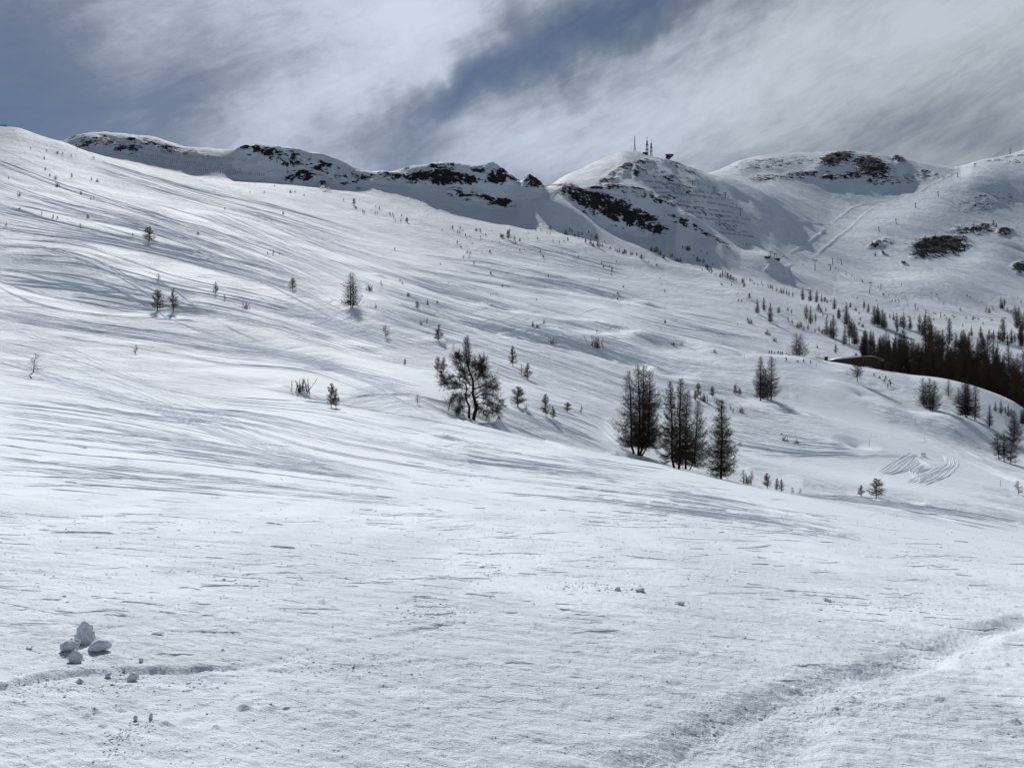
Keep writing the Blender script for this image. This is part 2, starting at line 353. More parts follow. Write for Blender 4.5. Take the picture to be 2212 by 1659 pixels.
# big relief of the far bowl: bright spurs and shaded gullies
feature([(2212, 372), (2110, 400), (2010, 462), (1945, 530), (1915, 600)], 75, gauss(22), 1150)
feature([(2212, 545), (2110, 590), (2040, 628), (1960, 650)], 60, gauss(20), 900)
feature([(2150, 440), (2090, 500), (2040, 580), (1990, 620)], 60, gauss(-9), 1000)
feature([(1975, 470), (1900, 545), (1850, 600)], 45, gauss(-8), 1000)
feature([(1560, 390), (1600, 450), (1640, 510), (1650, 545)], 46, gauss(-8), 1050)
feature([(1300, 400), (1400, 430), (1480, 470), (1560, 515), (1640, 545)], 28, gauss(9), 1040)
feature([(1560, 480), (1490, 455), (1460, 440)], 25, gauss(-7), 1040)
feature([(1850, 420), (1930, 350)], 45, gauss(14), 1500)
feature([(1780, 380), (1810, 345)], 40, gauss(12), 1500)
feature([(1620, 360), (1660, 400)], 40, gauss(-10), 1500)
for a, b in [((540, 330), (665, 385)), ((620, 335), (740, 385)), ((700, 358), (800, 392)), ((880, 372), (900, 400)), ((1040, 372), (1010, 395))]:
    feature([a, ((a[0] + b[0]) / 2, (a[1] + b[1]) / 2 - 3), b], 20, gauss(7), 900)
feature([(560, 345), (600, 372), (640, 388)], 22, gauss(-9), 900)
# ploughed piste edges on the bowl
for pl in [[(1752, 563), (1784, 536), (1811, 512), (1837, 494), (1856, 473), (1890, 449), (1922, 438)],
           [(1795, 486), (1819, 467), (1850, 446), (1917, 434)],
           [(1924, 438), (1970, 425), (2010, 401), (2049, 383), (2070, 368)],
           [(1705, 550), (1744, 528), (1787, 494)], [(1625, 459), (1691, 473), (1744, 482), (1795, 487)],
           [(1702, 605), (1696, 590), (1704, 577), (1716, 571)], [(1650, 590), (1660, 580), (1668, 570)]]:
    feature(pl, 1.8, gauss(1.5), 850)

# where the ground was seen: measured coordinates of every vertex, kept for masks below
V0 = CV - F * Z / Y
rock = np.zeros_like(Z)
ROCKS = [(200, 306, 55, 12, 8, .50), (262, 322, 60, 9, 14, .42), (340, 318, 110, 9, 13, .42), (175, 318, 20, 7, 10, .7), (560, 326, 46, 9, 5, .80), (592, 345, 45, 8, 25, .60),
 (650, 384, 33, 11, 5, 1.1), (632, 345, 60, 12, 27, .55), (712, 372, 60, 12, 27, .50), (810, 384, 70, 11, 3, .58), (880, 388, 46, 13, 0, .80), (950, 388, 82, 15, 2, 1.15),
 (960, 363, 44, 8, 0, .62), (1065, 376, 42, 11, 10, .88), (1085, 393, 34, 7, 5, 1.05), (1150, 398, 22, 12, 25, 1.15), (1015, 424, 45, 13, 8, .58), (1075, 437, 34, 9, 14, 1.1), (700, 407, 14, 6, 40, 1.0),
 (1250, 424, 44, 15, 20, 1.0), (1292, 444, 56, 21, 24, 1.0), (1345, 462, 64, 24, 24, 1.0), (1392, 482, 48, 20, 24, .95), (1415, 496, 30, 12, 20, .8), (1478, 484, 46, 6, 24, .60), (1530, 512, 52, 7, 28, .55),
 (1313, 395, 26, 6, -8, .75), (1345, 377, 14, 8, -30, .7), (1330, 408, 34, 6, 5, .68), (1375, 412, 30, 4, 8, .6), (1430, 432, 12, 4, 15, .9), (1450, 355, 40, 4, 5, .5), (1395, 352, 20, 5, 0, .8), (1480, 368, 26, 5, 15, .45), (1345, 366, 34, 6, -25, .62), (1375, 372, 8, 16, 10, .7), (1300, 412, 40, 5, 6, .62), (1400, 428, 60, 5, 10, .60), (1470, 447, 60, 4, 12, .50), (1550, 470, 60, 4, 14, .46), (1590, 500, 40, 7, 20, .46), (1440, 385, 60, 6, 8, .45), (1400, 372, 40, 5, 5, .55), (1455, 430, 16, 3, 8, .85), (1490, 415, 80, 10, 10, .32),
 (1808, 345, 38, 14, -10, 1.15), (1884, 362, 38, 20, 20, 1.25), (1846, 380, 46, 8, -8, .85), (1725, 380, 56, 8, -5, .60), (1790, 386, 14, 7, 0, .95), (1898, 392, 30, 7, 5, .75), (1942, 345, 14, 7, 20, .85),
 (1995, 373, 12, 6, 0, .8), (1985, 386, 56, 9, -8, .50), (1655, 355, 60, 12, -5, .40), (1700, 350, 80, 10, -4, .30), (1650, 386, 30, 8, -5, .60),
 (2030, 534, 58, 19, -4, 1.4), (1988, 552, 20, 8, -4, 1.1), (2075, 517, 14, 6, 0, .8), (2100, 500, 46, 10, 0, .75), (2120, 497, 22, 9, -10, .95), (2168, 503, 16, 8, 0, .95), (2205, 580, 16, 12, 0, 1.3),
 (1890, 531, 18, 5, -20, .85), (1915, 525, 14, 8, 0, .5), (2120, 440, 60, 16, -10, .30), (1952, 572, 5, 3, 0, 1.2), (1908, 549, 4, 3, 0, 1.1)]
for (cu, cv, ru, rv, rot, am) in ROCKS:
    m = (np.abs(U - cu) < ru * 2.6); cols = np.nonzero(m)[0]; sub = slice(cols[0], cols[-1] + 1)
    c, s_ = math.cos(math.radians(rot)), math.sin(math.radians(rot))
    du = (U[sub] - cu)[None, :]; dv = V0[:, sub] - cv
    q = ((du * c + dv * s_) / ru) ** 2 + ((dv * c - du * s_) / rv) ** 2
    rock[:, sub] = np.maximum(rock[:, sub], am * np.exp(-q * q * 0.7)) * 1.0
rock *= np.clip((Y - 840) / 40, 0, 1)
# smooth groomed runs carry few tracks
groomed = np.zeros_like(Z)
for (cu, cv, ru, rv, rot, ya, yb) in [(860, 600, 380, 20, 27, 200, 760), (1800, 860, 110, 60, 35, 150, 340), (1900, 1000, 240, 90, 5, 90, 260), (1330, 520, 130, 14, 38, 650, 1000),
     (1750, 560, 130, 26, -40, 800, 1500), (400, 410, 220, 12, 20, 400, 800), (1620, 745, 120, 20, 5, 200, 420), (60, 440, 90, 34, 20, 250, 520), (90, 590, 120, 22, 14, 150, 360),
     (750, 900, 260, 24, 14, 50, 110), (860, 810, 230, 24, 22, 90, 190)]:
    c, s_ = math.cos(math.radians(rot)), math.sin(math.radians(rot))
    du = (U - cu)[None, :]; dv = V0 - cv
    q = ((du * c + dv * s_) / ru) ** 2 + ((dv * c - du * s_) / rv) ** 2
    groomed = np.maximum(groomed, np.exp(-q * q) * ((Y > ya) & (Y < yb)))
tracks = (1 - 0.85 * groomed) * (1 - 0.55 * np.clip((Y - 800) / 100, 0, 1)) * np.clip((Y - 8) / 40, 0.35, 1)
# relief noise, stretched along the tracks, faded near the camera and on groomed snow
A1 = X * ALX + Y * ALY; A2 = Y * ALX - X * ALY
rough = tracks * 0.9 + 0.1
farw = np.clip((Y - 30) / 120, 0, 1); vf = np.clip((Y - 500) / 500, 0, 1)
for lam, st, am, sd in [(55, 2.2, 0.9, 1), (24, 1.7, 0.30, 2), (11, 2.0, 0.11, 3), (5.2, 3, 0.05, 4)]:
    Z += am * farw * (1 + 2.6 * vf) * pnoise(A1 / (lam * st), A2 / lam, sd) * (0.45 + 0.55 * rough)
# wind-carved relief of the far faces, running down the fall line
sel = Y > 780; xs, ys = X[sel], Y[sel]
for lam, am, sd in [(70, 3.2, 31), (30, 1.3, 32), (13, 0.6, 33), (6, 0.28, 34)]:
    Z[sel] += am * np.clip((ys - 780) / 200, 0, 1) * (0.4 - np.abs(pnoise((xs + 0.25 * ys) / lam, ys / (lam * 2.2), sd)))
for lam, st, am, sd in [(2.4, 4, 0.028, 5), (1.3, 5, 0.018, 6)]:
    n = pnoise(A1 / (lam * st), A2 / lam, sd) + 0.5 * pnoise(A1 / (lam * 2), A2 / lam, sd + 40)
    Z += am * np.clip((Y - 20) / 60, 0, 1) * (1 - vf) * n * rough
# rocky relief
rr = np.clip(rock * 1.3, 0, 1)
if True:
    sel = rr > 0.02; xs, ys, zs = X[sel], Y[sel], Z[sel]
    q = 0
    for lam, am, sd in [(38, 7, 11), (17, 4.0, 12), (8, 2.0, 13), (4, 0.9, 14)]:
        q = q + am * (0.5 - np.abs(pnoise(xs / lam, (ys * 0.8 + zs) / lam, sd)))
    Z[sel] += q * rr[sel] * 0.9
# near snow: crust ripples, small scarps, clods
nearw = np.clip(1 - (Y - 18) / 60, 0, 1) * (Y > 1)
B1 = X * 0.97 - Y * 0.24; B2 = Y * 0.97 + X * 0.24
Z += nearw * (0.05 * pnoise(B1 / 5, B2 / 2.2, 21) + 0.022 * pnoise(B1 / 1.9, B2 / 0.7, 22))
sc_n = pnoise(B1 / 2.4, B2 / 0.34, 23) + 0.5 * pnoise(B1 / 0.9, B2 / 0.2, 24)
patch = np.clip(pnoise(X / 3.1, Y / 2.3, 25) * 1.6 + 0.35, 0, 1)
Z += nearw * patch * (0.034 * np.clip(sc_n - 0.25, 0, 0.5) + 0.011 * sc_n)
nn = np.clip(1 - (Y - 6) / 22, 0, 1)
Z += nn * (0.009 * pnoise(X / 0.16, Y / 0.12, 26) + 0.006 * pnoise(X / 0.06, Y / 0.05, 27))
clod = np.clip(pnoise(X / 0.11, Y / 0.09, 28) - 0.52, 0, 1) * np.clip(pnoise(X / 1.3, Y / 1.1, 29) * 2 + 0.1, 0, 1)
Z += np.clip(1 - (Y - 9) / 25, 0, 1) * clod * 0.10
def trough(poly, width, depth, roughamt, seed):
    p = hit(*resample(poly, 30).T)[:, :2]
    m = (X > p[:, 0].min() - 4 * width) & (X < p[:, 0].max() + 4 * width) & (Y > p[:, 1].min() - 4 * width) & (Y < p[:, 1].max() + 4 * width)
    idx = np.nonzero(m); xs, ys = X[idx], Y[idx]
    d = polydist(None, None, p, xs, ys) / (width * (1 + 0.35 * pnoise(xs / (width * 3), ys / (width * 3), seed)))
    pr = (-np.exp(-d ** 2) + 0.16 * np.exp(-((np.abs(d) - 1.6) / 0.6) ** 2)) * (0.75 + 0.7 * pnoise(xs / 0.9, ys / 0.9, seed + 5))
    Z[idx] += depth * pr + roughamt * np.exp(-(d / 1.3) ** 2) * (pnoise(xs / 0.028, ys / 0.024, seed + 1) + 0.5 * pnoise(xs / 0.11, ys / 0.08, seed + 2))
trough([(1330, 1675), (1405, 1652), (1555, 1582), (1705, 1512), (1855, 1452), (1990, 1420), (2110, 1370), (2230, 1330)], 0.15, 0.075, 0.007, 51)
trough([(1600, 1670), (1700, 1600), (1790, 1545), (1900, 1490), (2010, 1440)], 0.13, 0.050, 0.006, 55)
trough([(1850, 1475), (1950, 1420), (2080, 1370), (2230, 1325)], 0.24, 0.025, 0.004, 56)
trough([(-40, 1490), (0, 1482), (100, 1462), (220, 1452), (330, 1448), (430, 1446)], 0.055, 0.05, 0.010, 61)
trough([(430, 1450), (560, 1436), (650, 1415), (720, 1392), (900, 1362), (1000, 1340)], 0.05, 0.02, 0.007, 65)
trough([(470, 1460), (478, 1400), (500, 1330), (530, 1240), (558, 1150)], 0.07, -0.012, 0.003, 67)
trough([(560, 1455), (800, 1440), (1000, 1425)], 0.05, 0.010, 0.008, 71)
trough([(365, 1362), (470, 1366), (520, 1367)], 0.03, 0.02, 0.006, 75)

mid = np.clip((Y - 12) / 12, 0, 1) * np.clip(1 - (Y - 60) / 25, 0, 1)
scm = pnoise(B1 / 6.5, B2 / 0.95, 81) + 0.6 * pnoise(B1 / 2.2, B2 / 0.55, 82)
Z += mid * np.clip(pnoise(X / 8, Y / 6, 83) * 1.8 + 0.35, 0, 1) * (0.10 * np.clip(scm - 0.35, 0, 0.3) + 0.012 * scm)
# mesh, closed round behind the camera by turning the edge profiles
def ski_lines():
    rs = np.random.RandomState(5)
    V, Fc = [], []
    def line(uv, h0, wob=1.0, ymax=760):
        p = hit(*resample(uv, 26).T)[:, :2]
        ok = (p[:, 1] < ymax) & (p[:, 1] > 3.8)
        # keep the longest stretch without a jump behind a crest
        jump = np.abs(np.diff(p[:, 1])) > 0.16 * p[:-1, 1] + 6
        runs, st = [], 0
        for i in range(len(p)):
            if not ok[i]: runs.append((st, i)); st = i + 1
            elif i and jump[i - 1]: runs.append((st, i)); st = i
        runs.append((st, len(p)))
        for a, b in runs:
            if b - a < 4: continue
            seg = p[a:b]; L = np.hypot(*np.diff(seg, axis=0).T).sum(); ym = seg[:, 1].mean()
            if L < ym * 0.02: continue
            n = int(np.clip(L / (ym * 0.006), 12, 260)); q = resample(seg, n)
            ph = rs.rand() * 99; tt = np.arange(n) * (L / n)
            q[:, 1] += wob * ym * 0.004 * pnoise(tt / (ym * 0.12) + ph, np.full(n, ph), 77)
            d = np.gradient(q, axis=0); d /= np.hypot(d[:, 0], d[:, 1])[:, None] + 1e-9
            nr = np.stack([-d[:, 1], d[:, 0]], 1)
            end = np.clip(np.minimum(np.arange(n), n - 1 - np.arange(n)) / (n * 0.10), 0, 1)
            h = h0 * (0.004 + np.minimum(q[:, 1], 30) * 0.0004 + q[:, 1] * 0.00030) * (0.55 + 0.9 * np.clip(pnoise(tt / (ym * 0.04) + ph, np.full(n, ph + 5.5), 78) + 0.5, 0, 1)) * end
            wd = np.maximum(h * 1.1, 0.008)
            base = sum(len(v) for v in V)
            pts = []
            for k, (off, hz) in enumerate(((-2.6, -0.25), (-1.0, 0.1), (0.0, 1.0), (1.2, -0.25))):
                xy = q + nr * (off * wd)[:, None]
                pts.append(np.c_[xy, height(xy[:, 0], xy[:, 1]) + hz * h - (0.01 if hz < 0 else 0)])
            V.append(np.stack(pts, 1).reshape(-1, 3))
            i = np.arange(n - 1)[:, None] * 4 + base
            for k in range(3): Fc.append(np.concatenate([i + k, i + k + 4, i + k + 5, i + k + 1], 1))
    def family(up, lo, n, h0=(0.7, 1.5), short=0.35, drift=0.12):
        A, B = resample(up, 22), resample(lo, 22)
        for _ in range(int(n * 1.15)):
            t0 = rs.rand(); dr = rs.normal(0, drift); s = np.linspace(0, 1, 22)
            t = (t0 + dr * (s - 0.5) + 0.03 * np.sin(s * rs.uniform(3, 9) + rs.rand() * 6) + rs.normal(0, 0.04))[:, None]
            c = A * (1 - t) + B * t
            a = 0.0 if rs.rand() < 0.4 else rs.uniform(0, 0.6); b = 1.0 if rs.rand() < 0.4 else min(1, a + rs.uniform(short, 1))
            i0, i1 = int(a * 21), int(b * 21) + 1
            if i1 - i0 < 5: continue
            h = rs.uniform(*h0) * (1.7 if rs.rand() < 0.3 else 0.8); line(c[i0:i1], h)
            if rs.rand() < 0.45:        # the second ski
                line(c[i0:i1] + [0, rs.uniform(1.8, 3.6)], h * rs.uniform(0.6, 1.0), 0.6)
    family([(-20, 520), (150, 528), (260, 560), (380, 600), (560, 640), (760, 700), (900, 745)], [(-20, 628), (150, 650), (330, 678), (450, 688), (600, 722), (740, 765), (900, 805)], 30)
    for pl in [[(-10, 524), (66, 530), (150, 545), (230, 572), (300, 612), (400, 655), (520, 690), (600, 720)], [(-10, 528), (80, 536), (160, 555), (240, 590), (330, 640), (430, 680)],
               [(-10, 577), (60, 590), (150, 612), (250, 628), (330, 640), (420, 660)], [(-10, 592), (60, 602), (160, 622), (260, 632)], [(-10, 604), (80, 632), (180, 652), (300, 672), (420, 676), (560, 706)],
               [(-10, 614), (60, 650), (180, 676), (300, 686), (450, 694)], [(150, 640), (240, 652), (330, 668), (440, 672)],
               [(170, 590), (240, 620), (300, 650), (370, 690), (450, 720), (560, 760)], [(290, 590), (350, 610), (420, 660), (500, 710), (570, 740)],
               [(640, 795), (720, 800), (800, 826), (900, 862), (980, 900), (1060, 930)], [(750, 860), (800, 852), (860, 850), (930, 862), (1000, 885), (1080, 920)],
               [(670, 790), (740, 800), (820, 840), (900, 880), (960, 912)], [(890, 745), (950, 738), (1010, 742), (1080, 760), (1150, 790)],
               [(1150, 800), (1230, 830), (1330, 870)], [(1173, 905), (1230, 930), (1300, 955)], [(1060, 900), (1140, 935), (1240, 975)]]:
        line(pl, 2.3); line([(a, b + 2.8) for a, b in pl], 1.8)
    family([(-20, 635), (200, 675), (400, 700), (560, 735), (760, 775), (900, 800)], [(-20, 705), (150, 735), (330, 760), (500, 790), (640, 800), (800, 850), (960, 905)], 30)
    family([(-20, 735), (120, 765), (330, 830), (480, 860), (700, 880), (900, 915), (1100, 950), (1250, 985)], [(-20, 855), (150, 880), (300, 905), (450, 925), (650, 985), (800, 1015), (960, 1045)], 26)
    family([(-20, 700), (120, 740), (260, 800), (420, 870), (560, 930), (700, 980)], [(-20, 780), (150, 830), (330, 885), (500, 950), (700, 1010), (850, 1035)], 10, (0.9, 1.6), 0.7)
    family([(-20, 850), (200, 880), (420, 920), (640, 975), (820, 1010)], [(-20, 930), (160, 950), (360, 985), (560, 1010), (760, 1040)], 22, (0.5, 1.3), 0.15)
    family([(-20, 880), (200, 915), (420, 950), (640, 990), (860, 1030)], [(-20, 1040), (260, 1060), (560, 1080), (900, 1110)], 30, (0.3, 0.9), 0.08)
    family([(300, 430), (500, 490), (700, 560), (860, 640), (1060, 700), (1300, 770)], [(200, 480), (400, 540), (600, 620), (760, 700), (950, 760), (1200, 850), (1320, 900)], 60, (0.7, 1.3), 0.2)
    family([(560, 440), (720, 500), (900, 560), (1150, 640), (1400, 720), (1480, 770)], [(400, 460), (620, 560), (820, 640), (1000, 690), (1200, 740), (1400, 790)], 55, (0.6, 1.2), 0.15)
    family([(900, 560), (1200, 600), (1450, 680), (1650, 730)], [(900, 660), (1100, 760), (1350, 850), (1520, 900)], 100, (0.6, 1.3), 0.12)
    family([(1000, 790), (1150, 860), (1300, 905), (1350, 960)], [(1000, 850), (1100, 890), (1200, 930), (1330, 985)], 26, (0.8, 1.5), 0.2)
    family([(1460, 800), (1560, 820), (1650, 850)], [(1440, 870), (1560, 900), (1700, 940)], 22, (0.6, 1.2), 0.2)
    family([(1590, 880), (1700, 920), (1800, 945)], [(1580, 975), (1720, 985), (1860, 982)], 26, (0.7, 1.3), 0.3)
    family([(960, 925), (1150, 962), (1300, 992), (1450, 1015)], [(700, 905), (950, 990), (1150, 1015), (1350, 1040)], 26, (0.7, 1.4), 0.2)
    family([(1100, 980), (1350, 1020), (1560, 1060), (1800, 1120)], [(1000, 1060), (1300, 1090), (1600, 1130), (1900, 1180)], 34, (0.6, 1.5), 0.08)
    family([(-20, 330), (150, 400), (300, 450), (500, 520)], [(-20, 430), (150, 470), (300, 500), (480, 560)], 36, (0.6, 1.3), 0.25)
    family([(-20, 430), (150, 480), (330, 520), (520, 560), (700, 610)], [(-20, 500), (170, 520), (330, 550), (520, 600), (700, 650)], 30, (0.7, 1.4), 0.3)
    family([(200, 330), (400, 395), (600, 440), (800, 500)], [(200, 380), (400, 440), (600, 500), (800, 560)], 26, (0.5, 1.0), 0.2)
    family([(1000, 470), (1200, 530), (1350, 570)], [(1000, 560), (1200, 610), (1400, 660)], 30, (0.5, 1.0), 0.15)
    family([(1700, 1060), (1900, 1080), (2100, 1110), (2212, 1130)], [(1700, 1075), (1900, 1098), (2050, 1128), (2212, 1160)], 12, (0.8, 1.6), 0.3)
    family([(2040, 935), (2120, 965), (2225, 1010)], [(1950, 930), (2060, 985), (2225, 1060)], 8, (0.6, 1.2), 0.3)
    # dense pocket of turning tracks and the groomer's sweeps in the basin
    for _ in range(70):
        u, v = rs.normal(1085, 75), rs.normal(705, 22); a = rs.uniform(-0.9, 0.5); L = rs.uniform(14, 50)
        s = np.linspace(-1, 1, 6)[:, None]; line(np.array([[u, v]]) + s * [[L * math.cos(a), L * 0.45 * math.sin(a)]] + (1 - s * s) * [[0, rs.uniform(-6, 6)]], rs.uniform(0.8, 1.4))
    for _ in range(40):
        u, v = rs.normal(650, 70), rs.normal(680, 20); a = rs.uniform(-0.9, 0.9); L = rs.uniform(14, 45)
        s = np.linspace(-1, 1, 6)[:, None]; line(np.array([[u, v]]) + s * [[L * math.cos(a), L * 0.45 * math.sin(a)]] + (1 - s * s) * [[0, rs.uniform(-6, 6)]], rs.uniform(0.8, 1.5))
    for k in range(9):
        t = k / 8
        line([(2035 + 36 * t, 980 + 6 * t), (2040 + 32 * t, 1000 + 3 * t), (2005 + 55 * t, 1020), (1978 + 60 * t, 1034), (1955 + 42 * t, 1046 + 4 * t)], 1.3, 1.4)
        line([(1968 + 30 * t, 978 + 8 * t), (1935 + 46 * t, 994 + 8 * t), (1912 + 40 * t, 1012 + 10 * t), (1896 + 28 * t, 1024 + 3 * t)], 1.3, 1.4); line([(1975 + 20 * t, 985 + 9 * t), (1985 + 24 * t, 1002 + 8 * t), (1965 + 20 * t, 1020 + 6 * t), (1975 + 10 * t, 1036 + 5 * t)], 1.2, 1.4)
    for k in range(4): line([(1805, 983 + k * 2.4), (1860, 985 + k * 2.1), (1900, 980 + k * 2)], 0.6, 1.6); line([(1880, 984 + k * 2.4), (1950, 983 + k * 1.6), (1990, 988 + k)], 0.5, 1.6)
    for k in range(7): line([(1945 + k * 6, 1100 + k * 2), (1975 + k * 9, 1106 + k), (2030 + k * 8, 1120 + k * 2), (2120 + k * 4, 1140 + k)], 1.0)
    for _ in range(60):
        u, v = rs.normal(1000, 55), rs.normal(985, 26); a = rs.uniform(-0.4, 1.3); L = rs.uniform(8, 34)
        s = np.linspace(-1, 1, 6)[:, None]; line(np.array([[u, v]]) + s * [[L * math.cos(a), L * 0.3 * math.sin(a)]] + (1 - s * s) * [[rs.uniform(-4, 4), rs.uniform(-3, 3)]], rs.uniform(0.6, 1.2))
    # broken scrapes all over the near slope
    for _ in range(620):
        u = rs.uniform(-20, 2230); v = rs.uniform(930, 1330); L = rs.uniform(6, 80) * (0.35 if rs.rand() < 0.75 else 1)
        crest = np.interp(u, [0, 900, 1465, 2212], [920, 950, 1030, 1200])
        if v < crest: continue
        sl = rs.normal(0.06, 0.05) + 0.10 * max(0, (1100 - v) / 170)
        s = np.linspace(-1, 1, 6)[:, None]; line(np.array([[u, v]]) + s * [[L, L * sl]] + (1 - s * s) * [[0, rs.uniform(-2, 2)]], rs.uniform(0.3, 1.0) * (1.8 if rs.rand() < 0.1 else 1), 3.0)
    for _ in range(900):        # scratches and crust edges close by
        u = rs.uniform(-20, 2230); v = 1110 + 520 * rs.rand() ** 1.6; L = rs.uniform(8, 60) * (2.2 if rs.rand() < 0.08 else 1); sl = rs.normal(0.03, 0.07)
        if pnoise(np.array([u / 260]), np.array([v / 110]), 91)[0] < -0.12: continue
        s = np.linspace(-1, 1, 7)[:, None]; line(np.array([[u, v]]) + s * [[L, L * sl]] + rs.normal(0, 0.8, (7, 1)) * [[0, 1]], rs.uniform(0.15, 0.7), 3.0)
    line([(420, 1362), (470, 1366), (520, 1367)], 1.0, 1); line([(1700, 1530), (1860, 1560), (2010, 1610), (2220, 1640)], 0.5, 0.5); line([(1990, 1480), (2110, 1530), (2225, 1570)], 0.5, 0.5)
    return np.concatenate(V), np.concatenate(Fc)

def build_ground():
    eL, eR = math.atan((U[0] - CU) / F), math.atan((U[-1] - CU) / F)
    angs = np.linspace(eR, 2 * math.pi + eL, 60)[1:-1]; wt = (angs - eR) / (2 * math.pi + eL - eR)
    rR = np.hypot(X[:, -1], Y[:, -1]); rL = np.hypot(X[:, 0], Y[:, 0])
    r = rR[:, None] * (1 - wt) + rL[:, None] * wt; zo = Z[:, -1][:, None] * (1 - wt) + Z[:, 0][:, None] * wt
    XX = np.concatenate([X, r * np.sin(angs)], 1); YY = np.concatenate([Y, r * np.cos(angs)], 1); ZZ = np.concatenate([Z, zo], 1)
    NC = XX.shape[1]
    pad = lambda A, v: np.concatenate([A, np.full((NR, NC - NU), v)], 1)
    RK, TR = pad(rock, 0.0), pad(tracks, 0.4)
    cut = ringrow[17] if False else int(np.argmin(np.abs(Y[:, NU // 2] - 790)))
    def sheet(name, r0, r1, center):
        n = r1 - r0; co = np.stack([XX[r0:r1], YY[r0:r1], ZZ[r0:r1]], -1).reshape(-1, 3)
        ii = np.arange(n * NC).reshape(n, NC)
        a = ii[:-1]; b = np.roll(ii, -1, 1)[:-1]; c = np.roll(ii, -1, 1)[1:]; d = ii[1:]
        quads = np.stack([a, b, c, d], -1).reshape(-1, 4)
        if center:
            LV, LF = ski_lines(); nl = len(LF); print('ski line faces', nl)
            quads = np.concatenate([quads, LF + len(co)]); co = np.vstack([co, LV])
        tris = np.zeros((0, 3), int)
        if center:
            co = np.vstack([co, [0, 0, -1.6]]); m = len(co) - 1
            tris = np.stack([np.full(NC, m), np.roll(ii[0], -1), ii[0]], -1)
        me = bpy.data.meshes.new(name)
        me.vertices.add(len(co)); me.vertices.foreach_set('co', co.astype(np.float32).ravel())
        loops = np.concatenate([quads.ravel(), tris.ravel()]); me.loops.add(len(loops)); me.loops.foreach_set('vertex_index', loops.astype(np.int32))
        nq, nt = len(quads), len(tris); me.polygons.add(nq + nt)
        me.polygons.foreach_set('loop_start', np.concatenate([np.arange(nq) * 4, nq * 4 + np.arange(nt) * 3]).astype(np.int32))
        me.update(calc_edges=True)
        for nm, A in (('rock', RK), ('tracks', TR)):
            at = me.attributes.new(nm, 'FLOAT', 'POINT'); vals = A[r0:r1].ravel()
            if center: vals = np.append(vals, np.full(len(co) - len(vals), 0.0 if nm == 'rock' else 0.3))
            at.data.foreach_set('value', vals.astype(np.float32))
        sm = np.ones(nq + nt, bool)
        if center: sm[nq - nl:nq] = False
        me.polygons.foreach_set('use_smooth', sm)
        me.materials.append(M_SNOW); me.validate()
        o = bpy.data.objects.new(name, me); COL.objects.link(o); o['kind'] = 'structure'
        return o
    g = sheet('snow_slope', 0, cut + 1, True); m = sheet('mountains', cut, NR, False)
    return g, m
GROUND, MOUNT = build_ground()

# ------------------------------------------------------------------ object helpers
def bark_nodes(t, b, P):
    n = t.noise(P, 6.0, 4, 0.6)
    t.l.new(t.mix(n, (0.014, 0.011, 0.010), (0.050, 0.038, 0.030)), b.inputs['Base Color'])
def twig_nodes(t, b, P):
    n = t.noise(P, 1.1, 3, 0.6)
    t.l.new(t.mix(n, (0.016, 0.012, 0.010), (0.060, 0.042, 0.028)), b.inputs['Base Color'])
def pale_nodes(t, b, P):
    n = t.noise(P, 2.0, 3, 0.6)
    t.l.new(t.mix(n, (0.055, 0.041, 0.031), (0.18, 0.125, 0.085)), b.inputs['Base Color'])
M_BARK = principled('larch_bark', (0.05, 0.04, 0.03), 0.95, 0.1, bark_nodes)
M_TWIG = principled('bare_larch_twigs', (0.06, 0.045, 0.03), 0.95, 0.1, twig_nodes)
M_PALE = principled('young_larch_twigs', (0.12, 0.09, 0.06), 0.95, 0.1, pale_nodes)
def var(c0, c1, sc):
    return lambda t, b, P: t.l.new(t.mix(t.noise(P, sc, 4, 0.6), c0, c1), b.inputs['Base Color'])
M_STEEL = principled('dull_steel', (0.09, 0.10, 0.11), 0.6, 0.4, var((0.05, 0.055, 0.065), (0.13, 0.14, 0.15), 3))
M_DARK = principled('dark_metal', (0.03, 0.03, 0.035), 0.6, 0.4, var((0.02, 0.02, 0.024), (0.05, 0.05, 0.055), 5))
M_WOOD = principled('brown_boards', (0.09, 0.05, 0.035), 0.85, 0.2, var((0.045, 0.024, 0.016), (0.12, 0.062, 0.04), 2.5))
M_GLASS = principled('dark_glass', (0.01, 0.012, 0.015), 0.25, 0.5, var((0.008, 0.009, 0.012), (0.02, 0.022, 0.026), 2))
M_ROOFSNOW = principled('settled_snow', (0.72, 0.77, 0.83), 0.8, 0.2, var((0.68, 0.74, 0.80), (0.76, 0.80, 0.85), 1.5))
M_RED = principled('red_paint', (0.35, 0.08, 0.06), 0.7, 0.2, var((0.28, 0.07, 0.05), (0.42, 0.13, 0.10), 3))
M_WHITE = principled('white_board', (0.75, 0.76, 0.74), 0.6, 0.2, var((0.68, 0.69, 0.67), (0.80, 0.80, 0.78), 2))
M_CLOTH = {}
for k, c in dict(black=(0.015, 0.015, 0.018), navy=(0.02, 0.03, 0.09), grey=(0.05, 0.055, 0.06), blue=(0.03, 0.07, 0.25), red=(0.30, 0.03, 0.03), brown=(0.06, 0.04, 0.03)).items():
    M_CLOTH[k] = principled(k + '_ski_clothing', c, 0.85, 0.2, var(tuple(v * 0.8 for v in c), tuple(v * 1.25 for v in c), 9))
def block_nodes(t, b, P):
    t.l.new(t.mix(t.noise(P, 9, 4), (0.66, 0.73, 0.79), (0.74, 0.78, 0.83)), b.inputs['Base Color'])
    t.l.new(t.bump(t.noise(P, 38, 6, 0.7), 0.9, 0.02), b.inputs['Normal'])
M_BLOCK = principled('broken_snow', (0.7, 0.76, 0.82), 0.8, 0.2, block_nodes)

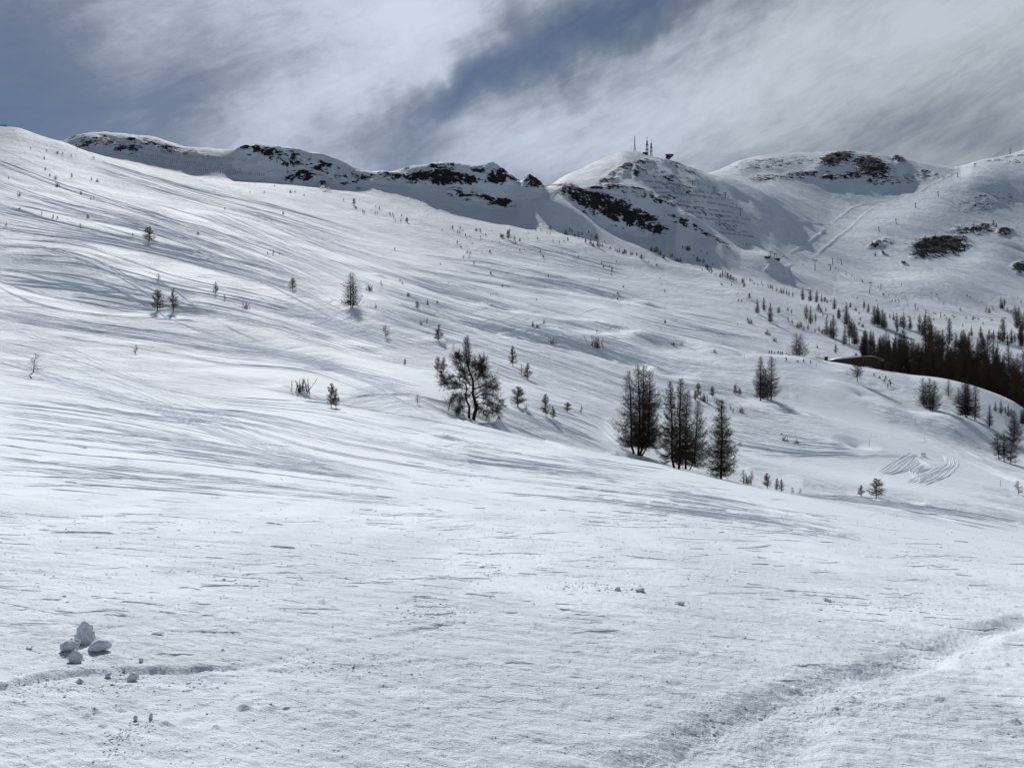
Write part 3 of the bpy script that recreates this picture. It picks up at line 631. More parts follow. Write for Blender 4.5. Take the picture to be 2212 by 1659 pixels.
class Geo:
    def __init__(s): s.V = []; s.F = []; s.n = 0
    def add(s, v, f): s.V.append(np.asarray(v, float)); s.F.append(np.asarray(f, int) + s.n); s.n += len(v)
    def tube(s, pts, rad, sides=5, cap=True):
        pts = np.asarray(pts, float); n = len(pts); rad = np.broadcast_to(np.asarray(rad, float), (n,))
        d = np.gradient(pts, axis=0); d /= np.linalg.norm(d, axis=1)[:, None] + 1e-12
        ref = np.where(np.abs(d[:, 2:3]) > 0.9, [[1.0, 0, 0]], [[0, 0, 1.0]])
        a = np.cross(d, ref); a /= np.linalg.norm(a, axis=1)[:, None] + 1e-12; b = np.cross(d, a)
        th = np.arange(sides) * 2 * math.pi / sides
        v = pts[:, None] + rad[:, None, None] * (np.cos(th)[None, :, None] * a[:, None] + np.sin(th)[None, :, None] * b[:, None])
        ii = np.arange(n * sides).reshape(n, sides); p = ii[:-1]; q = ii[1:]
        f = np.stack([p, np.roll(p, -1, 1), np.roll(q, -1, 1), q], -1).reshape(-1, 4)
        s.add(v.reshape(-1, 3), f)
    def spikes(s, P0, P1, r):
        P0 = np.asarray(P0, float); P1 = np.asarray(P1, float); n = len(P0)
        if n == 0: return
        r = np.broadcast_to(np.asarray(r, float), (n,))
        d = P1 - P0; d /= np.linalg.norm(d, axis=1)[:, None] + 1e-12
        ref = np.where(np.abs(d[:, 2:3]) > 0.9, [[1.0, 0, 0]], [[0, 0, 1.0]])
        a = np.cross(d, ref); a /= np.linalg.norm(a, axis=1)[:, None] + 1e-12; b = np.cross(d, a)
        vs = []
        for k in range(3):
            t = k * 2.0944; vs.append(P0 + r[:, None] * (math.cos(t) * a + math.sin(t) * b))
        v = np.stack(vs + [P1], 1).reshape(-1, 3)
        i = np.arange(n)[:, None] * 4
        f = np.concatenate([np.concatenate([i, i + 1, i + 3, i + 3], 1), np.concatenate([i + 1, i + 2, i + 3, i + 3], 1), np.concatenate([i + 2, i, i + 3, i + 3], 1)])
        s.add(v, f)
    def box(s, c, sz, rot=0.0, top=1.0):
        x, y, z = [k / 2 for k in sz]; cs, sn = math.cos(rot), math.sin(rot)
        v = np.array([(-x, -y, -z), (x, -y, -z), (x, y, -z), (-x, y, -z), (-x * top, -y * top, z), (x * top, -y * top, z), (x * top, y * top, z), (-x * top, y * top, z)])
        v = np.c_[v[:, 0] * cs - v[:, 1] * sn, v[:, 0] * sn + v[:, 1] * cs, v[:, 2]] + np.asarray(c, float)
        s.add(v, [(0, 3, 2, 1), (4, 5, 6, 7), (0, 1, 5, 4), (1, 2, 6, 5), (2, 3, 7, 6), (3, 0, 4, 7)])
    def prism(s, prof, y0, y1):
        """closed outline in x/z pushed from y0 to y1"""
        p = np.asarray(prof, float); n = len(p)
        v = np.concatenate([np.c_[p[:, 0], np.full(n, y0), p[:, 1]], np.c_[p[:, 0], np.full(n, y1), p[:, 1]]])
        base = s.n; s.V.append(v); s.n += n * 2
        s.poly = getattr(s, 'poly', [])
        s.poly.append([base + k for k in range(n)]); s.poly.append([base + n + k for k in range(n)][::-1])
        s.F.append(np.array([(k, (k + 1) % n, n + (k + 1) % n, n + k) for k in range(n)]) + base)
    def mesh(s, name, mat, smooth=False):
        me = bpy.data.meshes.new(name); V = np.concatenate(s.V)
        faces = np.concatenate(s.F)
        tri = faces[:, 2] == faces[:, 3]
        lst = [faces[tri][:, :3], faces[~tri]]
        loops = np.concatenate([lst[0].ravel(), lst[1].ravel()]); nt, nq = len(lst[0]), len(lst[1])
        extra = getattr(s, 'poly', []); starts = np.concatenate([np.arange(nt) * 3, nt * 3 + np.arange(nq) * 4])
        if extra:
            st = len(loops); es = []
            for e in extra: es.append(st); st += len(e)
            loops = np.concatenate([loops] + [np.array(e) for e in extra]); starts = np.concatenate([starts, es])
        me.vertices.add(len(V)); me.vertices.foreach_set('co', V.astype(np.float32).ravel())
        me.loops.add(len(loops)); me.loops.foreach_set('vertex_index', loops.astype(np.int32))
        me.polygons.add(len(starts)); me.polygons.foreach_set('loop_start', starts.astype(np.int32))
        me.update(calc_edges=True); me.validate()
        if smooth: me.polygons.foreach_set('use_smooth', np.ones(len(me.polygons), bool))
        me.materials.append(mat); return me
    def obj(s, name, mat, parent=None, smooth=False):
        return link(name, s.mesh(name, mat, smooth), parent)
def link(name, data, parent=None):
    o = bpy.data.objects.new(name, data); COL.objects.link(o)
    if parent: o.parent = parent
    return o
def tag(o, label, cat, group=None):
    o['label'] = label; o['category'] = cat
    if group: o['group'] = group
    return o
def copy_thing(src, loc, rotz, scale, label, group):
    r = src.copy(); COL.objects.link(r); r.location = loc; r.rotation_euler = (0, 0, rotz); r.scale = scale
    r['label'] = label; r['group'] = group
    for ch in src.children:
        c = ch.copy(); COL.objects.link(c); c.parent = r
    return r
def zr(r):      # the enlarged views things were measured in -> measuring frame
    return {1: (0, 251.4), 2: (502.9, 251.4), 3: (1047.7, 276.6), 4: (1625, 276.6), 5: (0, 586.7), 6: (586.7, 586.7), 7: (1173.4, 628.6), 8: (1625, 586.7)}[r]
def place(u, v, y=None, ymin=0.0):
    if y is None: return hit([u], [v], ymin)[0]
    x = (u - CU) * y / F; return np.array([x, y, height(x, y)[0]])

# ------------------------------------------------------------------ bare larches
def stem_path(h, lean, bend, rs, base=(0, 0)):
    s = np.linspace(0, 1, 9)[:, None]
    p = np.c_[base[0] + lean[0] * s * h, base[1] + lean[1] * s * h, s * h]
    p[:, 0] += bend * h * np.sin(s[:, 0] * 3.1) ; p[:, :2] += rs.normal(0, 0.004 * h, (9, 2)) * s
    return p
def crown_on(g, stem, rmax, rs, nb, ntw, nsub, low=0.10, shape=0.85, rb=0.018, side=None, up=0.25, gap=0.25, topw=0.10):
    h = stem[-1, 2] - stem[0, 2]
    ts = low + (1 - low) * (np.arange(nb) + rs.rand(nb)) / nb
    whorl = rs.uniform(1 - gap, 1 + gap * 0.5, 60)
    A0, A1, AR = [], [], []
    gold = rs.rand() * 6
    for t in ts:
        base = np.array([np.interp(t * h, stem[:, 2] - stem[0, 2], stem[:, k]) for k in range(3)])
        prof = topw + (1 - t) ** shape * (1 - topw)
        if t < 0.3: prof *= 0.70 + t
        gold += 2.4 + rs.normal(0, 0.3); az_ = gold
        L = 1.02 * rmax * prof * whorl[int(t * 30) % 60] * rs.uniform(0.7, 1.1)
        if side is not None:
            L *= 1 + side[2] * (math.cos(az_) * side[0] + math.sin(az_) * side[1])
        L = max(L, 0.06 * rmax)
        d = np.array([math.cos(az_), math.sin(az_), 0.0]); m = 5; s = np.linspace(0, 1, m)[:, None]
        e = up * (t - 0.35) * 1.6 + rs.normal(0, 0.08)
        pts = base + d * L * s + np.array([[0, 0, 1]]) * L * (e * s - 0.22 * np.sin(s * math.pi) + 0.20 * s ** 3)
        pts[:, :2] += np.array([[-d[1], d[0]]]) * L * rs.normal(0, 0.10) * s ** 2
        r0 = rb * (0.45 + 0.9 * L / rmax) * (h / 10) ** 0.5
        g.tube(pts, np.linspace(r0, r0 * 0.25, m), 3)
        n = max(3, int(ntw * (0.35 + 0.65 * L / rmax)))
        q = rs.uniform(0.12, 1.0, n); b0 = np.stack([np.interp(q, s[:, 0], pts[:, k]) for k in range(3)], 1)
        sg = rs.choice([-1, 1], n); la = np.stack([-d[1] * sg, d[0] * sg, np.zeros(n)], 1)
        tl = L * (0.14 + 0.30 * (1 - q) + 0.06 * rs.rand(n)) * rs.uniform(0.6, 1.25, n) + 0.06
        dr = la * rs.uniform(0.4, 1.0, (n, 1)) + d * rs.uniform(0.3, 0.9, (n, 1)) + np.c_[np.zeros((n, 2)), rs.normal(-0.05, 0.38, n)]
        dr /= np.linalg.norm(dr, axis=1)[:, None]; b1 = b0 + dr * tl[:, None]
        A0.append(b0); A1.append(b1); AR.append(np.full(n, r0 * 0.55))
        if nsub:
            k = nsub; bb = np.repeat(b0, k, 0); be = np.repeat(b1, k, 0); f = rs.uniform(0.15, 1, (n * k, 1)); c0 = bb + (be - bb) * f
            dd = rs.normal(0, 1, (n * k, 3)); dd += np.repeat(dr, k, 0) * 0.8; dd /= np.linalg.norm(dd, axis=1)[:, None]
            c1 = c0 + dd * (np.repeat(tl, k)[:, None] * rs.uniform(0.2, 0.5, (n * k, 1)) + 0.03)
            A0.append(c0); A1.append(c1); AR.append(np.full(n * k, r0 * 0.46))
    g.spikes(np.concatenate(A0), np.concatenate(A1), np.concatenate(AR))
def larch(name, h, rmax, seed, nb, ntw, nsub, stems=((0, 0, 0, 0, 1.0),), r0=None, mat=None, **kw):
    """Empty > trunk (one per stem) and crown"""
    rs = np.random.RandomState(seed); root = link(name, None); g = Geo()
    for (bx, by, lx, ly, hs) in stems:
        p = stem_path(h * hs, (lx, ly), rs.normal(0, 0.008), rs, (bx, by))
        if len(stems) > 1:
            f = np.clip(1 - p[:, 2] / (0.10 * h), 0, 1)[:, None]; p[:, :2] = p[:, :2] * (1 - 0.75 * f)
        tg = Geo(); rr = (r0 or 0.014 * h) * (hs ** 1.3)
        pp = p.copy(); pp[0, 2] -= 0.6
        tg.tube(pp, rr * (1 - np.linspace(0, 1, 9)) ** 0.8 + 0.012, 7); tg.obj('trunk', M_BARK, root, True)
        n = len(stems); sd = None
        if n > 1: L_ = math.hypot(bx, by) + 1e-6; sd = (bx / L_, by / L_, 0.22 if L_ > 0.05 else 0)
        crown_on(g, p, rmax * (1 if n == 1 else 0.76), rs, int(nb / n ** 0.4), ntw, nsub, side=sd, **kw)
    g.obj('crown', mat or M_TWIG, root)
    return root
HEROES = []
def hero(name, u, v, hpx, wpx, label, seed, nb, ntw, nsub, stems=((0, 0, 0, 0, 1.0),), y=None, rz=0.0, **kw):
    p = place(u, v, y); h = hpx * p[1] / F; r = wpx * 0.5 * p[1] / F
    o = larch(name, h, r, seed, int(nb * 1.75), ntw, nsub, stems=[(a * r, b * r, c, d, e) for a, b, c, d, e in stems], **kw)
    o.location = p - np.array([0, 0, 0.1]); o.rotation_euler = (0, 0, rz)
    tag(o, label, 'tree', 'larches standing on the slopes'); HEROES.append(o); return o
hero('larch_tree', 1377, 983, 197, 116, 'tall bare larch of four close stems behind the near crest', 11, 250, 26, 3,
     stems=((-0.22, 0.1, -0.03, 0.01, 0.93), (0.02, -0.1, -0.012, 0, 1.0), (0.22, 0.05, 0.012, 0, 0.985), (0.42, 0.2, 0.03, 0.01, 0.93)), rb=0.022, shape=0.72, low=0.12, gap=0.35)
hero('larch_tree', 1462, 1012, 196, 90, 'dark two-stemmed larch between the four-stemmed larch and its smaller partner', 12, 190, 26, 3,
     stems=((-0.20, 0.1, -0.02, 0, 0.97), (0.15, -0.1, 0.0, 0, 1.0)), rb=0.023, shape=0.74, low=0.10, gap=0.4)
hero('larch_tree', 1481, 1013, 178, 104, 'broad larch leaning right, joined at the foot of the middle big larch', 13, 180, 28, 3,
     stems=((0, 0, 0.03, 0.02, 0.97), (0.38, 0.1, 0.06, 0.0, 0.84)), rb=0.023, shape=0.74, low=0.08, gap=0.4)
hero('larch_tree', 1557, 1034, 173, 92, 'single ragged larch, rightmost of the three big ones behind the near crest', 14, 190, 24, 3, rb=0.023, shape=0.8, low=0.06, gap=0.6, up=-0.1)
hero('larch_tree', 1643, 866, 97, 50, 'left larch of the isolated pair casting long shadows beside the groomed run', 15, 130, 20, 2, rb=0.040, shape=0.75, gap=0.3, up=0.0)
hero('larch_tree', 1666, 864, 96, 66, 'right larch of the isolated pair beside the groomed run, with a second thin stem', 16, 150, 20, 2,
     stems=((0, 0, 0, 0, 1), (-0.32, 0.1, -0.03, 0, 0.72)), rb=0.040, shape=0.62, gap=0.35, up=0.1)
hero('larch_tree', 1724, 776, 51, 62, 'wide double-stemmed larch by the row of skiers left of the hut', 17, 80, 18, 2, stems=((-0.12, 0, 0, 0, 1.0), (0.14, 0, 0.01, 0, 0.98)), rb=0.050, shape=0.8, y=333)
hero('larch_tree', 760, 666, 80, 66, 'conical dark larch alone in the middle of the left slope', 18, 80, 20, 2, stems=((-0.08, 0, 0, 0, 1.0), (0.08, 0, 0, 0, 0.97)), rb=0.044, shape=0.8, low=0.12)
hero('larch_tree', 1852, 825, 50, 40, 'small flat-topped larch with spreading limbs just below the hut', 19, 60, 16, 2, rb=0.050, shape=0.35, low=0.25, topw=0.3, up=0.5, gap=0.5)
hero('larch_tree', 1996, 878, 62, 42, 'larch with two stems, left one of the clump on the shadowed bank', 20, 80, 16, 2, stems=((-0.1, 0, -0.01, 0, 1), (0.1, 0, 0.02, 0, 0.85)), rb=0.050, shape=0.6)
hero('larch_tree', 2012, 886, 70, 46, 'tallest larch of the clump on the shadowed bank', 21, 110, 18, 2, stems=((-0.15, 0, 0, 0, 1), (0.18, 0, 0.02, 0, 0.92)), rb=0.050, shape=0.6)
hero('larch_tree', 2049, 857, 38, 26, 'short larch right of the clump on the shadowed bank', 22, 60, 12, 2, rb=0.036, shape=0.6)
hero('larch_tree', 2088, 925, 86, 54, 'thick brownish larch on the lower lip of the bank', 23, 150, 20, 2, stems=((-0.12, 0, 0, 0, 1), (0.12, 0.1, 0.01, 0, 0.92)), rb=0.048, shape=0.6, y=268)
hero('larch_tree', 2106, 922, 84, 34, 'slender larch close right of the thick brownish one', 24, 90, 14, 2, rb=0.048, shape=0.6, y=270)
hero('larch_tree', 2071, 880, 40, 28, 'thin larch behind the thick brownish one', 25, 60, 12, 2, rb=0.050, shape=0.6, y=285)
hero('larch_tree', 2138, 934, 52, 24, 'narrow cone-shaped larch alone on the lip of the bank', 26, 80, 12, 2, rb=0.050, y=262)
hero('larch_tree', 2190, 945, 72, 44, 'tall dark larch at the right edge above the gnarled ones', 27, 110, 16, 2, rb=0.050, shape=0.65, y=258)
hero('larch_tree', 2158, 976, 58, 40, 'gnarled larch leaning left at the foot of the shaded bank', 28, 60, 18, 2, stems=((0, 0, -0.10, 0, 1),), rb=0.05, shape=0.45, low=0.2, gap=0.6, y=232)
hero('larch_tree', 2169, 978, 66, 40, 'upright gnarled larch in the middle of three at the foot of the shaded bank', 29, 70, 18, 2, rb=0.05, shape=0.45, low=0.15, gap=0.6, y=231)
hero('larch_tree', 2182, 983, 56, 44, 'spreading gnarled larch, right one of three at the foot of the shaded bank', 30, 70, 18, 2, stems=((0, 0, 0.12, 0, 1),), rb=0.040, shape=0.4, low=0.15, gap=0.6, y=229)

# the old gnarled larch: limbs measured one by one (enlarged view 6), depth added
def old_larch():
    b = hit([586.7 + 1632 * .2652], [586.7 + 1200 * .2652])[0]; k = .2652 * b[1] / F; rs = np.random.RandomState(3)
    root = link('larch_tree', None); root.location = b - np.array([0, 0, 0.15])
    def L(pts, y0=0, y1=0):
        p = np.array([((x - 1632) * k, 0, (1205 - z) * k) for x, z in pts]); p[:, 1] = np.linspace(y0, y1, len(p)); return p
    T = [(L([(1640, 1215), (1652, 1165), (1666, 1100), (1652, 1040), (1640, 990), (1642, 930), (1638, 880), (1618, 830), (1602, 780), (1592, 720)], 0, 0.2), 0.26, 0.10),
         (L([(1612, 1215), (1608, 1150), (1612, 1100), (1590, 1050), (1582, 1000), (1592, 950), (1575, 905), (1530, 875)], -0.1, -0.6), 0.20, 0.05),
         (L([(1598, 740), (1585, 690), (1582, 640), (1578, 580), (1576, 530)], 0.2, 0.3), 0.09, 0.02), (L([(1602, 760), (1608, 700), (1606, 640), (1600, 580), (1596, 520)], 0.2, 0.0), 0.08, 0.02)]
    limbs = [(L([(1628, 850), (1590, 820), (1560, 800), (1530, 765), (1505, 725), (1495, 680)], 0, -0.6), 0.10),
             (L([(1600, 960), (1540, 945), (1480, 950), (1430, 930), (1390, 890), (1372, 850)], 0, 0.9), 0.10), (L([(1580, 1000), (1530, 1000), (1480, 1035), (1450, 1075)], 0, -1.2), 0.08),
             (L([(1612, 830), (1560, 860), (1500, 850), (1440, 870), (1390, 850), (1375, 800)], 0, -1.0), 0.09), (L([(1640, 960), (1690, 935), (1750, 925), (1800, 945), (1835, 930)], 0, 1.0), 0.11),
             (L([(1650, 1040), (1700, 1000), (1760, 995), (1820, 1020), (1870, 1060), (1888, 1100)], 0, -1.0), 0.11), (L([(1660, 1090), (1710, 1070), (1770, 1090), (1820, 1140), (1855, 1190)], 0, 1.1), 0.10),
             (L([(1640, 900), (1690, 850), (1730, 800), (1745, 760)], 0, -0.8), 0.08), (L([(1620, 830), (1670, 790), (1700, 760), (1720, 720)], 0, 0.9), 0.07), (L([(1602, 780), (1650, 760), (1690, 770), (1720, 800)], 0, -0.9), 0.06),
             (L([(1650, 1000), (1720, 960), (1790, 900), (1815, 860)], 0, 1.6), 0.08), (L([(1610, 1100), (1570, 1090), (1530, 1110), (1500, 1150)], 0, -1.0), 0.06), (L([(1655, 1060), (1690, 1100), (1730, 1150), (1760, 1180)], 0, -1.7), 0.07),
             (L([(1640, 930), (1600, 900), (1560, 830), (1540, 790)], 0, 1.3), 0.06), (L([(1640, 960), (1600, 1010), (1550, 1030), (1520, 1060)], 0, 1.5), 0.06), (L([(1620, 840), (1650, 830), (1710, 850), (1770, 850)], 0, -1.6), 0.07),
             (L([(1655, 1020), (1720, 1030), (1800, 1070), (1840, 1120)], 0, 0.4), 0.08), (L([(1600, 950), (1520, 910), (1450, 905), (1395, 920)], 0, -1.6), 0.07), (L([(1590, 740), (1560, 730), (1530, 690), (1500, 668)], 0, 0.6), 0.05)]
    tg = Geo()
    for p, a, c in T[:2]: tg.tube(resample3(p, 20), np.linspace(a, c, 20), 9)
    tg.obj('trunk', M_BARK, root, True)
    g = Geo(); A0, A1, AR = [], [], []
    for p, a, c in T[2:]: g.tube(resample3(p, 10), np.linspace(a, c, 10), 6)
    for p, a in limbs:
        q = resample3(p, 16); q += rs.normal(0, 0.03, q.shape); g.tube(q, np.linspace(a * .8, a * 0.15, 16), 5)
        n = 66
        for _ in range(n):
            s = rs.uniform(0.22, 1.0); i = min(int(s * 15), 14); c0 = q[i]; d = q[i + 1] - q[i]; d /= np.linalg.norm(d)
            dd = d * 0.7 + rs.normal(0, 0.75, 3) + [0, 0, 0.1]; dd /= np.linalg.norm(dd); Lb = rs.uniform(0.4, 1.9) * (1.15 - 0.4 * s)
            s5 = np.linspace(0, 1, 5)[:, None]; pt = c0 + dd * Lb * s5 + rs.normal(0, 0.08, 3) * s5 ** 2 * Lb + np.array([[0, 0, 0.15]]) * Lb * s5 ** 2
            g.tube(pt, np.linspace(a * 0.16, 0.007, 5), 3)
            m = 15; f = rs.uniform(0.1, 1, m); t0 = np.stack([np.interp(f, s5[:, 0], pt[:, j]) for j in range(3)], 1)
            e = rs.normal(0, 1, (m, 3)) * 0.8 + dd; e /= np.linalg.norm(e, axis=1)[:, None]; t1 = t0 + e * rs.uniform(0.15, 0.65, (m, 1))
            A0.append(t0); A1.append(t1); AR.append(np.full(m, 0.009))
            mm = 4; f = rs.uniform(0.2, 1, (m * mm, 1)); u0 = np.repeat(t0, mm, 0); u0 = u0 + (np.repeat(t1, mm, 0) - u0) * f
            e2 = rs.normal(0, 1, (m * mm, 3)); e2 /= np.linalg.norm(e2, axis=1)[:, None]; A0.append(u0); A1.append(u0 + e2 * rs.uniform(0.05, 0.18, (m * mm, 1))); AR.append(np.full(m * mm, 0.0065))
    g.spikes(np.concatenate(A0), np.concatenate(A1), np.concatenate(AR))
    for sp, wd in ((T[2][0], 0.72), (T[3][0], 0.72)):
        crown_on(g, sp, wd, rs, 90, 16, 3, low=0.0, shape=0.45, rb=0.030, topw=0.2, up=0.6)
    crown_on(g, resample3(T[0][0], 12), 1.45, rs, 60, 22, 3, low=0.22, shape=0.4, rb=0.020, topw=0.35, up=0.1)
    g.obj('crown', M_TWIG, root)
    tag(root, 'old gnarled larch with twisted twin trunks and a spiky top', 'tree', 'larches standing on the slopes'); return root
def resample3(p, n):
    d = np.r_[0, np.cumsum(np.linalg.norm(np.diff(p, axis=0), axis=1))]; q = np.linspace(0, d[-1], n)
    return np.stack([pchip1(d, p[:, k], q) for k in range(3)], 1)
old_larch()

# leaning young larch at the left edge
def leaning_larch():
    b = hit([70 * 1.0], [872 * .2652 + 586.7])[0]; k = .2652 * b[1] / F; rs = np.random.RandomState(8)
    root = link('young_larch', None); root.location = b - np.array([0, 0, 0.05])
    P = lambda pts: np.array([((x - 238) * k, 0.0, (872 - z) * k) for x, z in pts])
    st = P([(240, 880), (222, 855), (208, 842), (228, 832), (246, 820), (250, 780), (254, 740), (262, 700), (268, 664)])
    tg = Geo(); tg.tube(resample3(st, 16), np.linspace(0.075, 0.012, 16), 6); tg.obj('trunk', M_BARK, root, True)
    g = Geo(); A0, A1 = [], []
    for t in np.linspace(0.40, 0.98, 34):
        q = resample3(st, 40)[int(t * 39)]; sg = rs.choice([-1, 1]); L_ = (1.02 - t) * 2.1 * rs.uniform(0.6, 1.0) * (1.25 if sg > 0 else 0.75) + 0.12
        a = rs.uniform(-1.0, 1.0); d = np.array([sg * math.cos(a), math.sin(a), rs.normal(0.12, 0.12)]); s = np.linspace(0, 1, 6)[:, None]
        pt = q + d * L_ * s + np.array([[0, 0, 1]]) * L_ * (0.22 * s ** 2 - 0.15 * s); g.tube(pt, np.linspace(0.017, 0.006, 6), 4)
        n = 14; f = rs.uniform(0.15, 1, n); t0 = np.stack([np.interp(f, s[:, 0], pt[:, j]) for j in range(3)], 1); e = rs.normal(0, 1, (n, 3)) * 0.7 + d + [0, 0, 0.35]
        e /= np.linalg.norm(e, axis=1)[:, None]; A0.append(t0); A1.append(t0 + e * rs.uniform(0.08, 0.30, (n, 1)))
    g.spikes(np.concatenate(A0), np.concatenate(A1), 0.0075); g.obj('crown', M_TWIG, root)
    tag(root, 'small larch with a bent foot leaning out of the snow at the left edge', 'tree', 'young larches dotted over the slopes')
leaning_larch()

# shared kinds for the far trees
SHED = (0, -400, -60)
def kind(name, seed, nb, ntw, nsub, sap=False, **kw):
    o = larch(name, 10.0, 3.0, seed, nb, ntw, nsub, **kw); return o
TREES = [kind('larch_tree', 101, 130, 15, 3, rb=0.062, shape=0.75), kind('larch_tree', 102, 130, 15, 3, rb=0.062, shape=0.6, gap=0.4), kind('larch_tree', 103, 120, 16, 3, rb=0.062, shape=0.9),
         kind('larch_tree', 104, 110, 15, 3, rb=0.06, shape=0.7, stems=((-0.35, 0, -0.02, 0, 1), (0.4, 0.1, 0.03, 0, 0.88))), kind('larch_tree', 105, 90, 16, 3, rb=0.062, shape=0.55, gap=0.6, low=0.3)]
for o in TREES: tag(o, 'x', 'tree')
def sapling(seed, n, form):
    rs = np.random.RandomState(seed); g = Geo()
    if form == 'bush':
        for _ in range(n):
            a = rs.uniform(0, 6.28); tilt = abs(rs.normal(0, 0.30)); L_ = rs.uniform(0.25, 1.0); d = np.array([math.cos(a) * tilt, math.sin(a) * tilt, 1]); s = np.linspace(0, 1, 4)[:, None]
            p = d * L_ * s * [[1, 1, 1]] + np.array([[rs.normal(0, .22), rs.normal(0, .22), -0.1]]); g.tube(p, np.linspace(0.022, 0.008, 4), 3)
            m = 20; f = rs.uniform(0.12, 1, m); t0 = np.stack([np.interp(f, s[:, 0], p[:, j]) for j in range(3)], 1); e = rs.normal(0, 0.7, (m, 3)) + [0, 0, 0.5]; e /= np.linalg.norm(e, axis=1)[:, None]
            g.spikes(t0, t0 + e * rs.uniform(0.10, 0.26, (m, 1)), 0.011)
    else:
        st = np.c_[np.zeros(6), np.zeros(6), np.linspace(-0.12, 1, 6)]; st[:, 0] += rs.normal(0, 0.012, 6); g.tube(st, np.linspace(0.032, 0.008, 6), 4)
        A0, A1 = [], []
        for k in range(n):
            t = 0.10 + 0.88 * (k + rs.rand()) / n; a = rs.uniform(0, 6.28); L_ = 0.36 * ((1 - t) ** form + 0.08) * rs.uniform(0.65, 1.15); d = np.array([math.cos(a), math.sin(a), rs.normal(0.25, 0.2)])
            s = np.linspace(0, 1, 3)[:, None]; p = np.array([0, 0, t]) + d * L_ * s + np.array([[0, 0, 0.12 * L_]]) * s ** 2; g.tube(p, np.linspace(0.013, 0.006, 3), 3)
            m = 14; f = rs.uniform(0.15, 1, m); t0 = np.stack([np.interp(f, s[:, 0], p[:, j]) for j in range(3)], 1); e = rs.normal(0, 0.7, (m, 3)) + d; e /= np.linalg.norm(e, axis=1)[:, None]
            A0.append(t0); A1.append(t0 + e * L_ * rs.uniform(0.3, 0.75, (m, 1)))
        g.spikes(np.concatenate(A0), np.concatenate(A1), 0.007)
    return g.mesh('larch_sapling', M_PALE)
SAPS = [sapling(201, 70, 0.75), sapling(202, 64, 0.5), sapling(203, 54, 0.95), sapling(204, 26, 0.5)]
BUSH = [sapling(211, 14, 'bush'), sapling(212, 24, 'bush'), sapling(213, 12, 'bush')]
R_ = np.random.RandomState(77)
